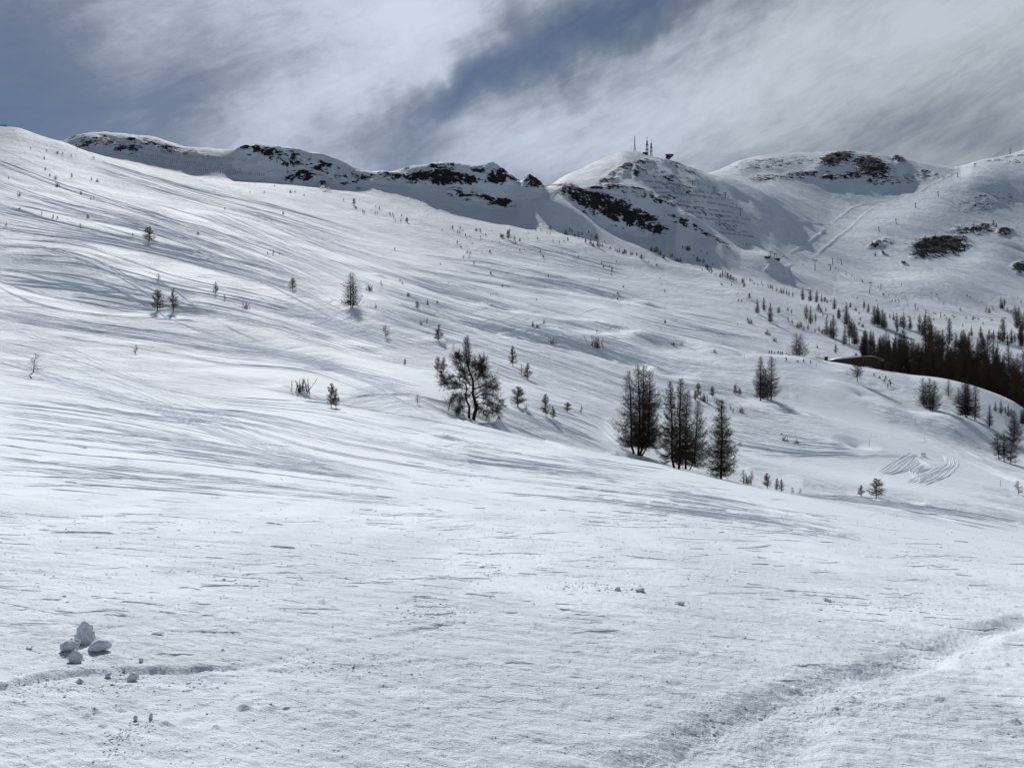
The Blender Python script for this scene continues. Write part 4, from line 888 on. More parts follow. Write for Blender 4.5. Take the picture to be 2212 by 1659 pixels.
NEARSAP = [
 (6, 170, 150, 100, .65, 's1', 'round bushy young larch left of the lone dense larch'), (6, 800, 155, 60, .9, 'b1', 'little bush just right of the lone dense larch'),
 (6, 893, 120, 45, .6, 's3', 'faint wispy sapling upper right of the lone dense larch'), (6, 1113, 205, 50, .6, 'b1', 'tuft with a short shadow below the two skiers on the run'),
 (6, 1187, 305, 65, .65, 's1', 'bushy sapling below the tuft under the two skiers'), (6, 1270, 280, 50, .5, 's0', 'slim sapling right of the bushy one under the two skiers'),
 (6, 1350, 262, 40, .8, 'b2', 'low twiggy bush beside a bright snow clump in mid slope'), (6, 1215, 435, 45, .7, 'b0', 'leaning tuft, left of two above the slim dark larch'),
 (6, 1265, 430, 55, .5, 's3', 'upright twig sapling, right of two above the slim dark larch'), (6, 930, 540, 105, .7, 's3', 'sparse crooked sapling with a shadow patch in the hollow'),
 (6, 1362, 570, 140, .6, 's0', 'slim dark young larch with a long shadow above the old gnarled larch'), (6, 1085, 765, 55, .5, 's1', 'tiny dark sapling left of the old gnarled larch'),
 (6, 1190, 1080, 80, .6, 's3', 'thin spindly sapling in the shaded hollow left of the old gnarled larch'), (6, 1965, 770, 165, .5, 's0', 'tall young larch, upper one of the pair right of the old gnarled larch'),
 (6, 2085, 880, 135, .7, 's0', 'young larch, lower one of the pair right of the old gnarled larch'), (6, 2035, 850, 95, .5, 's3', 'sparse sapling squeezed between the pair right of the old gnarled larch'),
 (6, 2005, 1105, 170, .85, 's1', 'broad brown young larch close right of the old gnarled larch'), (6, 2070, 1125, 55, .7, 'b0', 'small tuft at the foot of the broad brown young larch'),
 (6, 235, 985, 145, .9, 'b1', 'many-stemmed shrub leaning right in the snow hollow'), (6, 485, 1108, 200, .42, 's1', 'taller stem of the close pair of young larches in the near hollow'),
 (6, 525, 1110, 160, .42, 's0', 'shorter right stem of the close pair of young larches in the near hollow'), (6, 850, 300, 50, .6, 'b2', 'faint shrub below the little bush right of the lone dense larch'),
 (6, 1355, 810, 115, .6, 's1', 'left one of two pale young larches behind the old gnarled larch'), (6, 1402, 812, 115, .65, 's0', 'right one of two pale young larches behind the old gnarled larch'),
 (5, 1285, 325, 178, .62, 's1', 'full young larch, left of the pair on the upper left slope'), (5, 1412, 330, 196, .55, 's2', 'sharper young larch, right of the pair on the upper left slope'),
 (5, 1755, 185, 105, .6, 's2', 'small pointed larch right of and above the pair on the upper left slope'), (5, 2000, 300, 66, 1.0, 'b0', 'low splayed bush right of the small pointed larch'),
 (5, 1290, 75, 60, .8, 's3', 'tiny twiggy sapling straight above the upper left pair'), (5, 1105, 675, 78, .6, 's3', 'thin lone sapling beside a curved ski track on the left'),
 (5, 1830, 235, 50, .6, 's3', 'pale sprig between the small pointed larch and the splayed bush'),
 (1, 1215, 1030, 130, .75, 's1', 'ragged young larch leaning left, high on the left slope'), (1, 715, 835, 35, .8, 's1', 'little dark sapling right of the group of skiers'), (1, 655, 915, 42, .8, 's3', 'dark sprig below the group of skiers at left'),
 (1, 1615, 965, 32, .8, 'b1', 'round tuft right of the ragged leaning larch'), (1, 50, 905, 40, .6, 's3', 'sprig at the far left under the skiers'), (1, 155, 650, 45, .8, 'b0', 'forked small shrub at the left edge above the skiers'),
 (2, 410, 805, 30, .6, 's1', 'dark sapling next to the groomed run below the ridge'), (2, 330, 1130, 50, .6, 's3', 'thin sapling above the round bushy young larch'),
 (7, 440, 465, 128, .75, 'b1', 'cluster of upright stems with a skier just behind'), (7, 70, 430, 60, 1.2, 'b0', 'wide low shrub left of the upright cluster'),
 (7, 310, 1005, 75, .5, 's3', 'thin grey sapling left of the four-stemmed larch'), (7, 195, 985, 80, 1.0, 's1', 'dense little brown larch left of the four-stemmed larch'),
 (7, 22, 1025, 190, .42, 's1', 'taller of two touching young larches right of the old gnarled larch'), (7, 78, 1040, 105, .6, 's0', 'shorter of two touching young larches right of the old gnarled larch'),
 (7, 1260, 870, 125, .5, 's1', 'tallest young larch behind the big middle larch'), (7, 1240, 895, 85, .5, 's0', 'thin young larch low behind the big middle larch'), (7, 1310, 900, 92, .7, 'b1', 'bushy young growth right behind the big middle larch'),
 (7, 1380, 865, 88, .6, 's1', 'young larch with open snow round it, between two big larches'), (7, 1565, 845, 82, .55, 's1', 'left of two young larches left of the isolated pair'), (7, 1597, 850, 62, .8, 's0', 'right of two young larches left of the isolated pair'),
 (7, 1410, 918, 50, .8, 'b0', 'faint twigs beside the rightmost big larch'), (7, 1525, 975, 52, .5, 's3', 'sprig close right of the rightmost big larch top'), (7, 1550, 988, 42, .6, 's3', 'small sprig lower right of the rightmost big larch top'),
 (7, 1608, 990, 58, .8, 'b1', 'reddish-brown tuft right of the rightmost big larch'), (7, 1630, 1570, 115, .6, 's3', 'left stem of the bare young growth on the near crest'), (7, 1660, 1572, 95, .7, 'b1', 'middle clump of the bare young growth on the near crest'),
 (7, 1695, 1578, 112, .5, 's3', 'right stem of the bare young growth on the near crest'), (7, 1825, 1610, 128, .55, 's1', 'full young larch standing on the near crest right of the big three'),
 (7, 1905, 1628, 105, .45, 's0', 'left of two slim young larches on the near crest'), (7, 1942, 1637, 105, .5, 's0', 'right of two slim young larches on the near crest'),
 (7, 2030, 1652, 50, .7, 's3', 'small sprig peeking over the near crest, left one'), (7, 2092, 1655, 50, .6, 's3', 'small sprig peeking over the near crest, right one'),
 (7, 1060, 445, 38, .9, 'b1', 'small tuft on the snow roll left of the skiers by the hut'), (7, 1125, 440, 30, .9, 'b0', 'tiny tuft right of the small tuft on the snow roll'), (7, 1395, 502, 38, 1.2, 'b2', 'low shrub at the edge of the flat run'),
 (7, 1880, 412, 42, .9, 'b1', 'round shrub with a shadow above the row of skiers'), (7, 995, 265, 28, .7, 's1', 'dark dot of a sapling in mid slope'), (7, 1680, 265, 50, 1.3, 'b2', 'patch of scattered twigs above the row of skiers'), (7, 1830, 360, 62, 1.2, 'b2', 'wide twiggy thicket above the round shrub'),
 (7, 1965, 1222, 60, 1.0, 'b0', 'reddish twigs, left patch in the basin'), (7, 2060, 1245, 45, 1.5, 'b2', 'reddish twigs, right patch in the basin'),
 (8, 680, 670, 76, .5, 's0', 'slim sapling with a shadow left of the hut'), (8, 528, 625, 32, .8, 'b0', 'small tuft between the double larch and the slim sapling'), (8, 655, 0, 0, 0, '', '')]
def put_sap(u, v, hpx, w, form, label, group, y=None, ymin=0.0):
    p = place(u, v, y, ymin); h = max(hpx * p[1] / F, 0.4)
    me = (SAPS if form[0] == 's' else BUSH)[int(form[1])]
    o = link('young_larch' if form[0] == 's' else 'shrub', me); o.location = p; o.rotation_euler = (0, 0, R_.uniform(0, 6.28))
    wd = h * w * (1.35 if form[0] == 's' else 0.95); o.scale = (wd, wd, h)
    tag(o, label, 'tree' if form[0] == 's' else 'shrub', group); return o
for (r, x, y_, h_, w_, fm, lb) in NEARSAP:
    if not fm: continue
    a, b = zr(r); put_sap(a + x * .2652, b + y_ * .2652, h_ * .2652, w_, fm, lb, 'young larches and shrubs dotted over the slopes')
# two more near the basin, on the near crest's far side
put_sap(1893, 1076, 43, .85, 's1', 'round young larch standing alone in the basin, right of its small partner', 'young larches and shrubs dotted over the slopes')
put_sap(1860, 1072, 25, .7, 's0', 'small young larch left of the round one in the basin', 'young larches and shrubs dotted over the slopes')
put_sap(2200, 1068, 30, .7, 's3', 'faint sapling at the right edge of the basin', 'young larches and shrubs dotted over the slopes')
# far saplings: (view, x, foot, height) in runs, one shared label for each run nobody could tell apart
FARSAP = {
 'one of the dark saplings high on the far left slope': (1, [(467, 575, 50), (450, 515, 45), (585, 505, 45), (370, 440, 35), (745, 530, 40), (790, 535, 35), (750, 345, 30), (765, 350, 24), (470, 305, 28), (510, 315, 28), (580, 335, 30), (250, 275, 32), (380, 290, 22), (405, 495, 28), (740, 680, 30), (765, 675, 28), (660, 640, 30), (70, 515, 25), (360, 355, 30), (1080, 975, 25), (2180, 1125, 22), (630, 275, 18)]),
 'one of the tiny saplings under the rocky ridge': (2, [(470, 625, 35), (580, 655, 28), (903, 693, 30), (988, 725, 60), (1003, 765, 35), (1060, 790, 35), (1072, 790, 30), (1165, 745, 25), (1195, 765, 38), (1163, 800, 28), (1180, 797, 22), (1280, 805, 25), (1305, 830, 50), (1375, 820, 30), (1368, 860, 28), (1325, 862, 22), (1420, 865, 45), (1410, 860, 30), (258, 630, 26), (140, 625, 18), (340, 575, 22), (505, 620, 20)]),
 'one of the saplings over the middle slope': (2, [(1705, 940, 30), (1790, 925, 40), (1853, 925, 35), (1875, 940, 25), (1830, 955, 30), (1845, 950, 25), (1980, 935, 40), (2015, 950, 40), (2060, 980, 35), (2110, 945, 20), (2185, 985, 40), (2200, 990, 35), (1895, 980, 25), (1930, 985, 25), (2018, 992, 20), (1828, 1040, 30), (1858, 1075, 30), (1950, 1045, 20), (2030, 1120, 22), (2095, 1110, 28), (1908, 1115, 30), (1935, 1120, 30), (1880, 1165, 35), (1925, 1160, 35), (1965, 1210, 35), (1690, 1215, 25), (2100, 1285, 35), (2195, 1395, 25), (380, 1130, 20), (285, 1120, 18), (1755, 1368, 18), (1320, 1090, 22)]),
 'one of the young larches on the bank under the dark cliff': (3, [(190, 910, 85), (200, 870, 60), (240, 930, 60), (250, 948, 35), (283, 930, 35), (130, 895, 40), (148, 890, 30), (530, 825, 45), (905, 905, 55), (760, 900, 60), (675, 925, 40), (640, 930, 25), (415, 838, 22), (505, 865, 30), (530, 870, 25), (555, 930, 30), (605, 940, 30), (430, 910, 28), (660, 870, 60), (690, 845, 40), (710, 860, 40), (730, 890, 45), (820, 940, 50), (860, 950, 45), (880, 965, 45), (920, 975, 60), (935, 980, 50), (955, 980, 45), (870, 890, 35), (1020, 985, 30), (1060, 1005, 35), (1078, 1012, 35), (1095, 1020, 40), (1120, 1026, 35), (1135, 1030, 45), (1150, 1030, 35), (1185, 1035, 35), (1200, 1040, 35), (1235, 1045, 30), (1275, 1075, 50), (1265, 1070, 40), (1292, 1075, 34), (455, 835, 22), (790, 870, 30), (845, 860, 26), (975, 930, 22)]),
 'one of the brown larches along the spur left of the lift': (3, [(1385, 1095, 38), (1400, 1125, 30), (1335, 1100, 25), (1355, 1010, 50), (1380, 1012, 44), (1395, 1020, 60), (1410, 1035, 65), (1430, 1045, 55), (1455, 1062, 50), (1510, 1060, 50), (1525, 1055, 40), (1545, 1075, 30), (1590, 1095, 40), (1575, 1090, 30), (1560, 1080, 35), (1610, 985, 30), (1650, 1000, 60), (1665, 1005, 50), (1730, 1090, 45), (1745, 1090, 35), (1780, 1100, 40), (1808, 1040, 40), (1800, 1150, 45), (1815, 1165, 55), (1830, 1185, 60), (1845, 1190, 60), (1880, 1205, 28), (1915, 1225, 50), (1935, 1220, 60), (1955, 1220, 60), (1975, 1230, 55), (2000, 1240, 50), (2025, 1245, 45), (2045, 1250, 30), (2100, 1255, 45), (2110, 1300, 45), (2095, 1270, 35), (2130, 1240, 25), (2160, 1250, 30), (2175, 1255, 26), (1700, 1050, 22), (1760, 1010, 22), (1855, 1120, 26)]),
 'one of the lone saplings below the spur': (3, [(2155, 1395, 55), (2065, 1415, 30), (2090, 1415, 25), (1465, 1595, 35), (1425, 1230, 18), (1125, 1300, 28), (1080, 1360, 30), (1092, 1368, 28), (1050, 1370, 20), (1080, 1405, 25), (965, 1145, 30), (1015, 1135, 25), (1035, 1175, 40), (1030, 1200, 25), (950, 1110, 22), (475, 1060, 30), (450, 1020, 30), (285, 1005, 25), (320, 1000, 25), (725, 1065, 25), (760, 1058, 20), (515, 1220, 30), (430, 1120, 22), (420, 1408, 20), (140, 1300, 30), (1440, 1280, 18), (1465, 1340, 30), (1925, 1280, 30), (2010, 1290, 25), (1070, 1095, 20), (1770, 1170, 28), (2060, 1360, 25), (40, 1020, 28), (930, 1245, 22), (390, 1625, 50), (430, 1630, 50), (480, 1600, 35), (2140, 1575, 34), (2170, 1585, 30), (2055, 1610, 24)]),
 'one of the small shrubs in the lift valley': (8, [(1140, 250, 25), (1165, 250, 25), (1195, 260, 25), (1070, 195, 32), (1750, 205, 32), (1775, 215, 20), (1695, 320, 36), (1905, 340, 60), (1930, 345, 45), (1960, 320, 35), (1800, 400, 42), (1245, 215, 18), (1505, 200, 22), (1520, 235, 20), (1560, 270, 20), (1270, 380, 24), (1320, 390, 26), (1350, 385, 22), (1440, 350, 24), (1480, 400, 26), (1580, 395, 26), (1620, 430, 26), (1830, 240, 20), (1870, 255, 18), (1640, 385, 22), (2160, 220, 22), (2190, 260, 24), (2110, 330, 30), (1880, 435, 30), (1715, 450, 26), (1010, 245, 20), (855, 225, 22), (895, 85, 26), (1215, 120, 22), (1145, 110, 22), (2080, 330, 40)]),
 'one of the young larches left of the forest': (8, [(215, 345, 60), (290, 330, 45), (320, 345, 40), (295, 425, 60), (325, 430, 45), (370, 460, 65), (395, 465, 60), (420, 480, 50), (455, 480, 60), (510, 500, 40), (545, 500, 55), (570, 510, 40), (540, 320, 60), (560, 330, 50), (600, 330, 40), (130, 140, 48), (150, 145, 44), (165, 150, 44), (200, 160, 40), (235, 175, 48), (255, 185, 44), (280, 190, 42), (300, 200, 40), (330, 210, 46), (15, 110, 30), (45, 120, 32), (75, 105, 30), (85, 120, 22), (590, 250, 46), (610, 260, 34), (740, 330, 30), (800, 300, 50), (845, 320, 46), (870, 350, 26), (1075, 640, 60), (1035, 350, 24), (575, 370, 30), (610, 380, 28), (715, 330, 26), (700, 360, 50), (710, 390, 60), (880, 400, 30), (900, 450, 40), (870, 440, 34), (640, 250, 20)])}
for lb, (r, L_) in FARSAP.items():
    a, b = zr(r)
    for (x, y_, h_) in L_:
        fm = ['s0', 's1', 's1', 's2', 'b1', 's3'][R_.randint(6)]
        put_sap(a + x * .2652, b + y_ * .2652, h_ * .2652 * 0.95, R_.uniform(0.38, 0.68), fm, lb, lb.replace('one of the ', ''))
# larger trees on the far right slopes
FOREST = {
 'one of the larches on the bank above the hut': [(40, 345, 130), (95, 320, 110), (148, 415, 165), (410, 235, 108), (472, 245, 100), (525, 255, 108), (565, 250, 70), (670, 310, 102), (705, 385, 90), (440, 428, 160), (475, 432, 155), (515, 428, 90), (910, 325, 90), (945, 335, 82)],
 'one of the larches in the stands above the hut': [(605, 520, 150), (660, 550, 200), (640, 530, 140), (765, 440, 190), (790, 600, 235), (830, 600, 200), (752, 600, 160), (850, 600, 150), (995, 440, 165), (1030, 445, 145), (1060, 460, 155), (1080, 465, 130), (1020, 430, 165), (880, 660, 60), (985, 650, 170), (1175, 500, 165), (1182, 515, 100), (1235, 460, 130), (1285, 475, 115), (1210, 450, 100), (1150, 400, 70), (1120, 400, 60), (920, 610, 140), (965, 620, 150), (810, 590, 210), (1100, 640, 160)],
 'one of the tall larches rising above the forest': [(1365, 500, 155), (1410, 650, 300), (1440, 640, 285), (1490, 700, 255), (1520, 720, 245), (1550, 720, 205), (1605, 600, 220), (1660, 620, 130), (1700, 630, 155), (1735, 635, 135), (1720, 640, 170), (1840, 780, 245), (1870, 700, 205), (1395, 520, 130), (1460, 600, 200), (1890, 740, 190)],
 'one of the larches near the right edge': [(1785, 530, 95), (1860, 540, 95), (1880, 600, 100), (1930, 560, 95), (1965, 560, 90), (2010, 560, 100), (2040, 585, 200), (2110, 590, 130), (2140, 610, 120), (2140, 440, 165), (2170, 450, 165), (2155, 470, 150), (2200, 600, 185), (2190, 620, 220), (2025, 305, 95), (2055, 300, 85), (2040, 305, 70), (2205, 480, 160), (1950, 565, 70), (2080, 600, 90), (2180, 560, 120)]}
def put_tree(p, h, w, label, group):
    src = TREES[R_.randint(len(TREES))]
    return copy_thing(src, p - np.array([0, 0, 0.2]), R_.uniform(0, 6.28), (w / 3.0, w / 3.0, h / 10.0), label, group)
for lb, L_ in FOREST.items():
    for (x, y_, h_) in L_:
        p = place(1625 + x * .2652, 586.7 + y_ * .2652); h = h_ * .2652 * p[1] / F
        put_tree(p, h, h * R_.uniform(0.20, 0.27), lb, lb.replace('one of the ', ''))
# the dense forest: feet found on the shaded slope behind the knoll
top_u = [1880, 1917, 1943, 1983, 2023, 2049, 2076, 2116, 2155, 2230]; top_v = [752, 742, 732, 722, 722, 728, 738, 746, 754, 764]
n_f = 0
for i in range(3000):
    if n_f >= 175: break
    y = R_.uniform(350, 520); u = 1885 + 355 * R_.rand() ** 0.85; p = place(u, 0, y); v = CV - F * p[2] / y
    lim = np.interp(u, [1880, 1960, 2020, 2100, 2160, 2230], [765, 762, 764, 790, 815, 850])
    if v < lim: continue
    tv = np.interp(u, top_u, top_v) + R_.normal(2, 19); hp = v - tv
    if hp < 24: hp = R_.uniform(26, 44)
    hp = min(hp, 92); h = hp * y / F; n_f += 1
    put_tree(p, h, max(h * R_.uniform(0.16, 0.24), 1.9), 'one of the larches in the dark forest', 'larches in the dark forest')
for i in range(24):
    y = R_.uniform(430, 520); u = R_.uniform(1860, 1990); p = place(u, 0, y); v = CV - F * p[2] / y
    if v > 800 or v < 735: continue
    h = R_.uniform(34, 60) * y / F; put_tree(p, h, h * 0.25, 'one of the larches in the dark forest', 'larches in the dark forest')
# trees behind the hut and on the bank below the crest of the knoll
for (x, y_, h_, lb) in [(795, 720, 70, 'grey thicket larch just left above the hut roof'), (905, 718, 110, 'dark larch rising behind the middle of the hut roof'), (850, 716, 78, 'bare larch behind the hut, left of the dark one'), (955, 714, 72, 'bare larch behind the hut, right of the dark one'),
                        (1125, 800, 120, 'low dark larch where the forest meets the knoll'), (1185, 822, 190, 'tall larch at the left end of the forest right of the hut')]:
    p = place(1625 + x * .2652, 586.7 + y_ * .2652 + 6, 352); h = h_ * .2652 * p[1] / F + 1; put_tree(p, h, h * 0.34, lb, 'larches round the hut')
for (x, y_, h_) in [(1980, 1110, 90), (2025, 1150, 120), (2085, 1190, 110), (2060, 1175, 80), (2110, 1200, 90), (2200, 1260, 150), (2205, 1320, 130)]:
    u = 1625 + x * .2652; y = 292; p = place(u, 0, y); h = h_ * .2652 * y / F
    put_tree(p, h, h * 0.24, 'one of the thin larches on the shaded bank', 'thin larches on the shaded bank at the right edge')
for (u, v, h, lb) in [(2017, 521, 13, 'tallest larch on top of the dark rock outcrop'), (2006, 523, 8, 'short larch left on the rock outcrop'), (2019 + 1.5, 513, 7, 'thin larch behind the tallest one on the rock outcrop'), (2034, 520, 11, 'larch in the middle of the rock outcrop'), (1999, 533, 25, 'dark larch hanging at the left side of the rock outcrop'),
                      (2135, 492, 9, 'left larch on the upper rock outcrop'), (2146, 488, 14, 'tall larch on the upper rock outcrop'), (2152, 491, 10, 'right larch on the upper rock outcrop'), (1891, 554, 10, 'lone small larch on the snow face left of the rock outcrop'), (1884, 527, 8, 'small larch on the left little rock'), (1908, 523, 6, 'tiny larch right of the left little rock')]:
    p = place(u, v, None, 860); put_tree(p, h * p[1] / F, h * 0.3 * p[1] / F, lb, 'larches on the far rock outcrops')
for o in TREES:
    for ch in list(o.children): bpy.data.objects.remove(ch)
    bpy.data.objects.remove(o)

# ------------------------------------------------------------------ hut on the knoll
def hut():
    b = place(1852, 792, 331); k = 331 / F; ox = 1846
    root = link('hut', None); root.location = b + np.array([0, 0, 0.9]); root.rotation_euler = (0, 0, math.radians(-4))
    X_ = lambda u: (u - ox) * k; Zt = lambda v: (792 - v) * k
    g = Geo(); g.prism([(X_(1797), -1.0), (X_(1895), -1.0), (X_(1895), Zt(784.5)), (X_(1873), Zt(778)), (X_(1850), Zt(779.2)), (X_(1797), Zt(785.0))], 0.0, 9.0); g.obj('wall', M_WOOD, root)
    g = Geo(); th = 0.30
    def slab(pts, y0, y1, t): return [(x, z) for x, z in pts] + [(x, z + t) for x, z in pts[::-1]]
    line_ = [(X_(1790), Zt(785.6)), (X_(1850), Zt(779.0)), (X_(1873.5), Zt(777.6)), (X_(1903), Zt(785.6))]
    g.prism(slab(line_, 0, 0, th), -1.0, 10.0); rf = g.obj('roof', M_DARK, root)
    g = Geo(); s_ = [(X_(1792), Zt(785.4) + th), (X_(1850), Zt(779.0) + th + 0.004), (X_(1850), Zt(779.0) + th + 0.85), (X_(1838), Zt(780) + th + 0.90), (X_(1815), Zt(782.6) + th + 0.75), (X_(1800), Zt(784.4) + th + 0.5)]
    g.prism(s_, -0.9, 9.8); g.obj('roof_snow', M_ROOFSNOW, rf)
    g = Geo(); s_ = [(X_(1850.4), Zt(779.0) + th + 0.004), (X_(1873.5), Zt(777.6) + th + 0.004), (X_(1901), Zt(785.0) + th + 0.004), (X_(1900), Zt(784.9) + th + 0.18), (X_(1873.5), Zt(777.6) + th + 0.22), (X_(1852), Zt(779.0) + th + 0.25)]
    g.prism(s_, -0.7, 9.8); g.obj('roof_snow', M_ROOFSNOW, rf)
    for (a, c) in ((1860, 1866), (1868, 1874), (1876, 1882), (1884, 1890)):
        g = Geo(); g.box(((X_(a) + X_(c)) / 2, -0.06, Zt(787.5)), (X_(c) - X_(a), 0.1, 0.75)); f = g.obj('window', M_DARK, root)
        g = Geo(); g.box(((X_(a) + X_(c)) / 2, -0.13, Zt(787.5)), (X_(c) - X_(a) - 0.2, 0.04, 0.6)); g.obj('pane', M_GLASS, f)
    g = Geo(); g.box((X_(1856), -0.06, Zt(788.6)), (0.95, 0.1, 2.0)); g.obj('door', M_DARK, root)
    g = Geo(); g.box((X_(1848.5), 3.0, Zt(779) + 1.0), (0.8, 0.8, 1.9)); g.obj('chimney', M_DARK, rf)
    tag(root, 'long low brown wooden hut with snow on its roof on top of the knoll', 'hut')
    p = place(1784.6, 785, 331); root = link('ticket_kiosk', None); root.location = p
    g = Geo(); g.box((0, 0, 0.7), (0.95, 1.1, 1.9)); g.obj('wall', M_WOOD, root); g = Geo(); g.box((0, 0, 1.78), (1.7, 1.7, 0.22), 0, 0.8); g.obj('roof', M_DARK, root)
    g = Geo(); g.box((0.1, -0.57, 0.95), (0.4, 0.05, 0.6)); g.obj('window', M_GLASS, root)
    tag(root, 'narrow little kiosk with a flat overhanging cap left of the brown hut', 'kiosk')
    us = np.linspace(1761, 1783, 9); pts = np.array([place(u, 0, 331) for u in us]); root = link('wooden_railing', None)
    g = Geo(); g.tube(pts + [0, 0, 1.0], 0.09, 5); g.tube(pts + [0, 0, 0.55], 0.06, 5); g.obj('rail', M_WOOD, root)
    for q in pts: g = Geo(); g.tube(np.array([q - [0, 0, 0.2], q + [0, 0, 1.05]]), 0.07, 5); g.obj('post', M_WOOD, root)
    tag(root, 'dark wooden railing running to the kiosk left of the hut', 'railing')
hut()

def crest(u, y0=1320, y1=1540):
    ys = np.linspace(y0, y1, 90); xs = (u - CU) * ys / F; z = height(xs, ys); i = int(np.argmax(z / ys)); return np.array([xs[i], ys[i], z[i]])
# ------------------------------------------------------------------ people
def person_mesh(pose, cloth, seed=0):
    J = {'stand': dict(hip=(0, 0, .92), chest=(0, .02, 1.35), neck=(0, .02, 1.50), head=(0, .03, 1.64), kl=(-.11, .06, .50), kr=(.11, .06, .50), fl=(-.13, 0, .07), fr=(.13, 0, .07), el=(-.30, .02, 1.14), er=(.30, .02, 1.14), hl=(-.34, .22, .96), hr=(.34, .22, .96)),
         'ski': dict(hip=(0, -.12, .80), chest=(0, .16, 1.15), neck=(0, .26, 1.28), head=(0, .33, 1.40), kl=(-.15, .14, .46), kr=(.15, .14, .46), fl=(-.22, 0, .07), fr=(.22, 0, .07), el=(-.36, .22, .98), er=(.36, .22, .98), hl=(-.42, .46, .92), hr=(.42, .46, .92)),
         'wide': dict(hip=(0, -.04, .86), chest=(0, .08, 1.26), neck=(0, .12, 1.41), head=(0, .15, 1.54), kl=(-.24, .08, .47), kr=(.24, .08, .47), fl=(-.38, 0, .07), fr=(.38, 0, .07), el=(-.42, .08, 1.10), er=(.42, .08, 1.10), hl=(-.60, .22, .95), hr=(.60, .22, .95)),
         'crouch': dict(hip=(0, -.20, .62), chest=(0, .14, .88), neck=(0, .28, .96), head=(0, .38, 1.04), kl=(-.20, .16, .42), kr=(.20, .16, .42), fl=(-.28, 0, .07), fr=(.28, 0, .07), el=(-.34, .24, .74), er=(.34, .24, .74), hl=(-.36, .48, .66), hr=(.36, .48, .66)),
         'sit': dict(hip=(0, -.05, .16), chest=(0, -.02, .60), neck=(0, .0, .75), head=(0, .02, .88), kl=(-.14, .34, .40), kr=(.14, .34, .40), fl=(-.15, .62, .08), fr=(.15, .62, .08), el=(-.32, .02, .42), er=(.32, .02, .42), hl=(-.24, .28, .38), hr=(.24, .28, .38))}[pose]
    a = np.array; J = {k: a(v, float) for k, v in J.items()}
    V, E, R = [], [], []
    def v(p, r): V.append(tuple(p)); R.append(r); return len(V) - 1
    def chain(st, pr):
        last = st
        for p, r in pr: i = v(p, r); E.append((last, i)); last = i
        return last
    hip = v(J['hip'], .17); ch = chain(hip, [((J['hip'] + J['chest']) / 2, .165), (J['chest'], .19)]); nk = chain(ch, [(J['neck'], .07), (J['head'], .115), (J['head'] + a([0, .01, .10]), .09)])
    for s, k in ((-1, 'l'), (1, 'r')):
        h0 = J['hip'] + a([s * .10, 0, -.06]); chain(hip, [(h0, .105), ((h0 + J['k' + k]) / 2, .095), (J['k' + k], .075), ((J['k' + k] + J['f' + k]) / 2, .065), (J['f' + k] + a([0, -.02, .03]), .06), (J['f' + k] + a([0, .16, 0]), .05)])
        sh = J['chest'] + a([s * .19, 0, .06]); hd = J['h' + k]; el_ = J['e' + k]; dr = hd - el_; dr /= np.linalg.norm(dr)
        w_ = chain(ch, [(sh, .075), (el_, .055), (hd, .040), (hd + dr * .05, .038)])
        for q in (-.03, -.01, .01, .03): chain(w_, [(hd + dr * .08 + a([q, 0, .01]), .014), (hd + dr * .13 + a([q, 0, -.02]), .011)])
        chain(w_, [(hd + dr * .07 + a([-s * .05, .0, .0]), .014)])
    me = bpy.data.meshes.new('p'); me.from_pydata(V, E, []); o = bpy.data.objects.new('p', me); COL.objects.link(o)
    m = o.modifiers.new('s', 'SKIN'); m.use_smooth_shade = True; sv = me.skin_vertices[0].data
    for i, r in enumerate(R): sv[i].radius = (r, r * (0.72 if i in (hip, ch) else 1))
    sv[0].use_root = True; o.modifiers.new('d', 'SUBSURF').levels = 1
    dg = bpy.context.evaluated_depsgraph_get(); out = bpy.data.meshes.new_from_object(o.evaluated_get(dg)); bpy.data.objects.remove(o)
    out.materials.clear(); out.materials.append(M_CLOTH[cloth]); return out, J
PM = {}
def person(u, v, hpx, pose, cloth, facing, label, skis=True, poles=True, y=None, hat='black', slope=True):
    key = (pose, cloth)
    if key not in PM: PM[key] = person_mesh(pose, cloth)
    me, J = PM[key]; p = place(u, v, y); full = {'stand': 1.75, 'ski': 1.52, 'wide': 1.65, 'crouch': 1.16, 'sit': 1.0}[pose]
    s = float(np.clip(hpx * p[1] / F / full, 0.72, 1.12))
    o = link('person', me); o.location = p; o.scale = (s, s, s); o.rotation_euler = (0, 0, math.radians(facing))
    g = Geo(); h = J['head']; th = np.linspace(0, 1, 6); g.tube(np.array([h + [0, 0, .02 + .14 * t] for t in th]), .132 * np.sqrt(1 - th ** 2 * 0.98), 8); g.obj('helmet', M_CLOTH[hat], o, True)
    if skis:
        for k in ('fl', 'fr'):
            f = J[k]; g = Geo(); g.box((f[0], f[1] + .1, f[2] - .05), (.09, 1.35, .03)); g.tube(np.array([[f[0], f[1] + .77, f[2] - .05], [f[0], f[1] + .88, f[2] - .03], [f[0], f[1] + .96, f[2] + .03]]), .03, 5); g.obj('ski', M_CLOTH['red' if cloth == 'blue' else 'grey'], o)
    if poles:
        for k in ('hl', 'hr'):
            f = J[k]; g = Geo(); g.tube(np.array([f + [0, .02, .12], [f[0] * 1.15, f[1] - .25, .02]]), .012, 5); g.obj('ski_pole', M_DARK, o)
    tag(o, label, 'person', 'skiers on the slopes'); return o
person(90.5, 465.5, 8.3, 'stand', 'black', 120, 'dark-clad skier standing apart, left of the close pair high on the left slope')
person(115, 472, 8.2, 'stand', 'black', 160, 'dark-clad skier, left one of the close pair high on the left slope')
person(124, 474, 7.2, 'wide', 'black', 190, 'skier with arms spread, right one of the close pair high on the left slope')
person(43, 452.5, 4.5, 'sit', 'black', 150, 'skier sitting low in the snow, furthest left on the upper slope', poles=False)
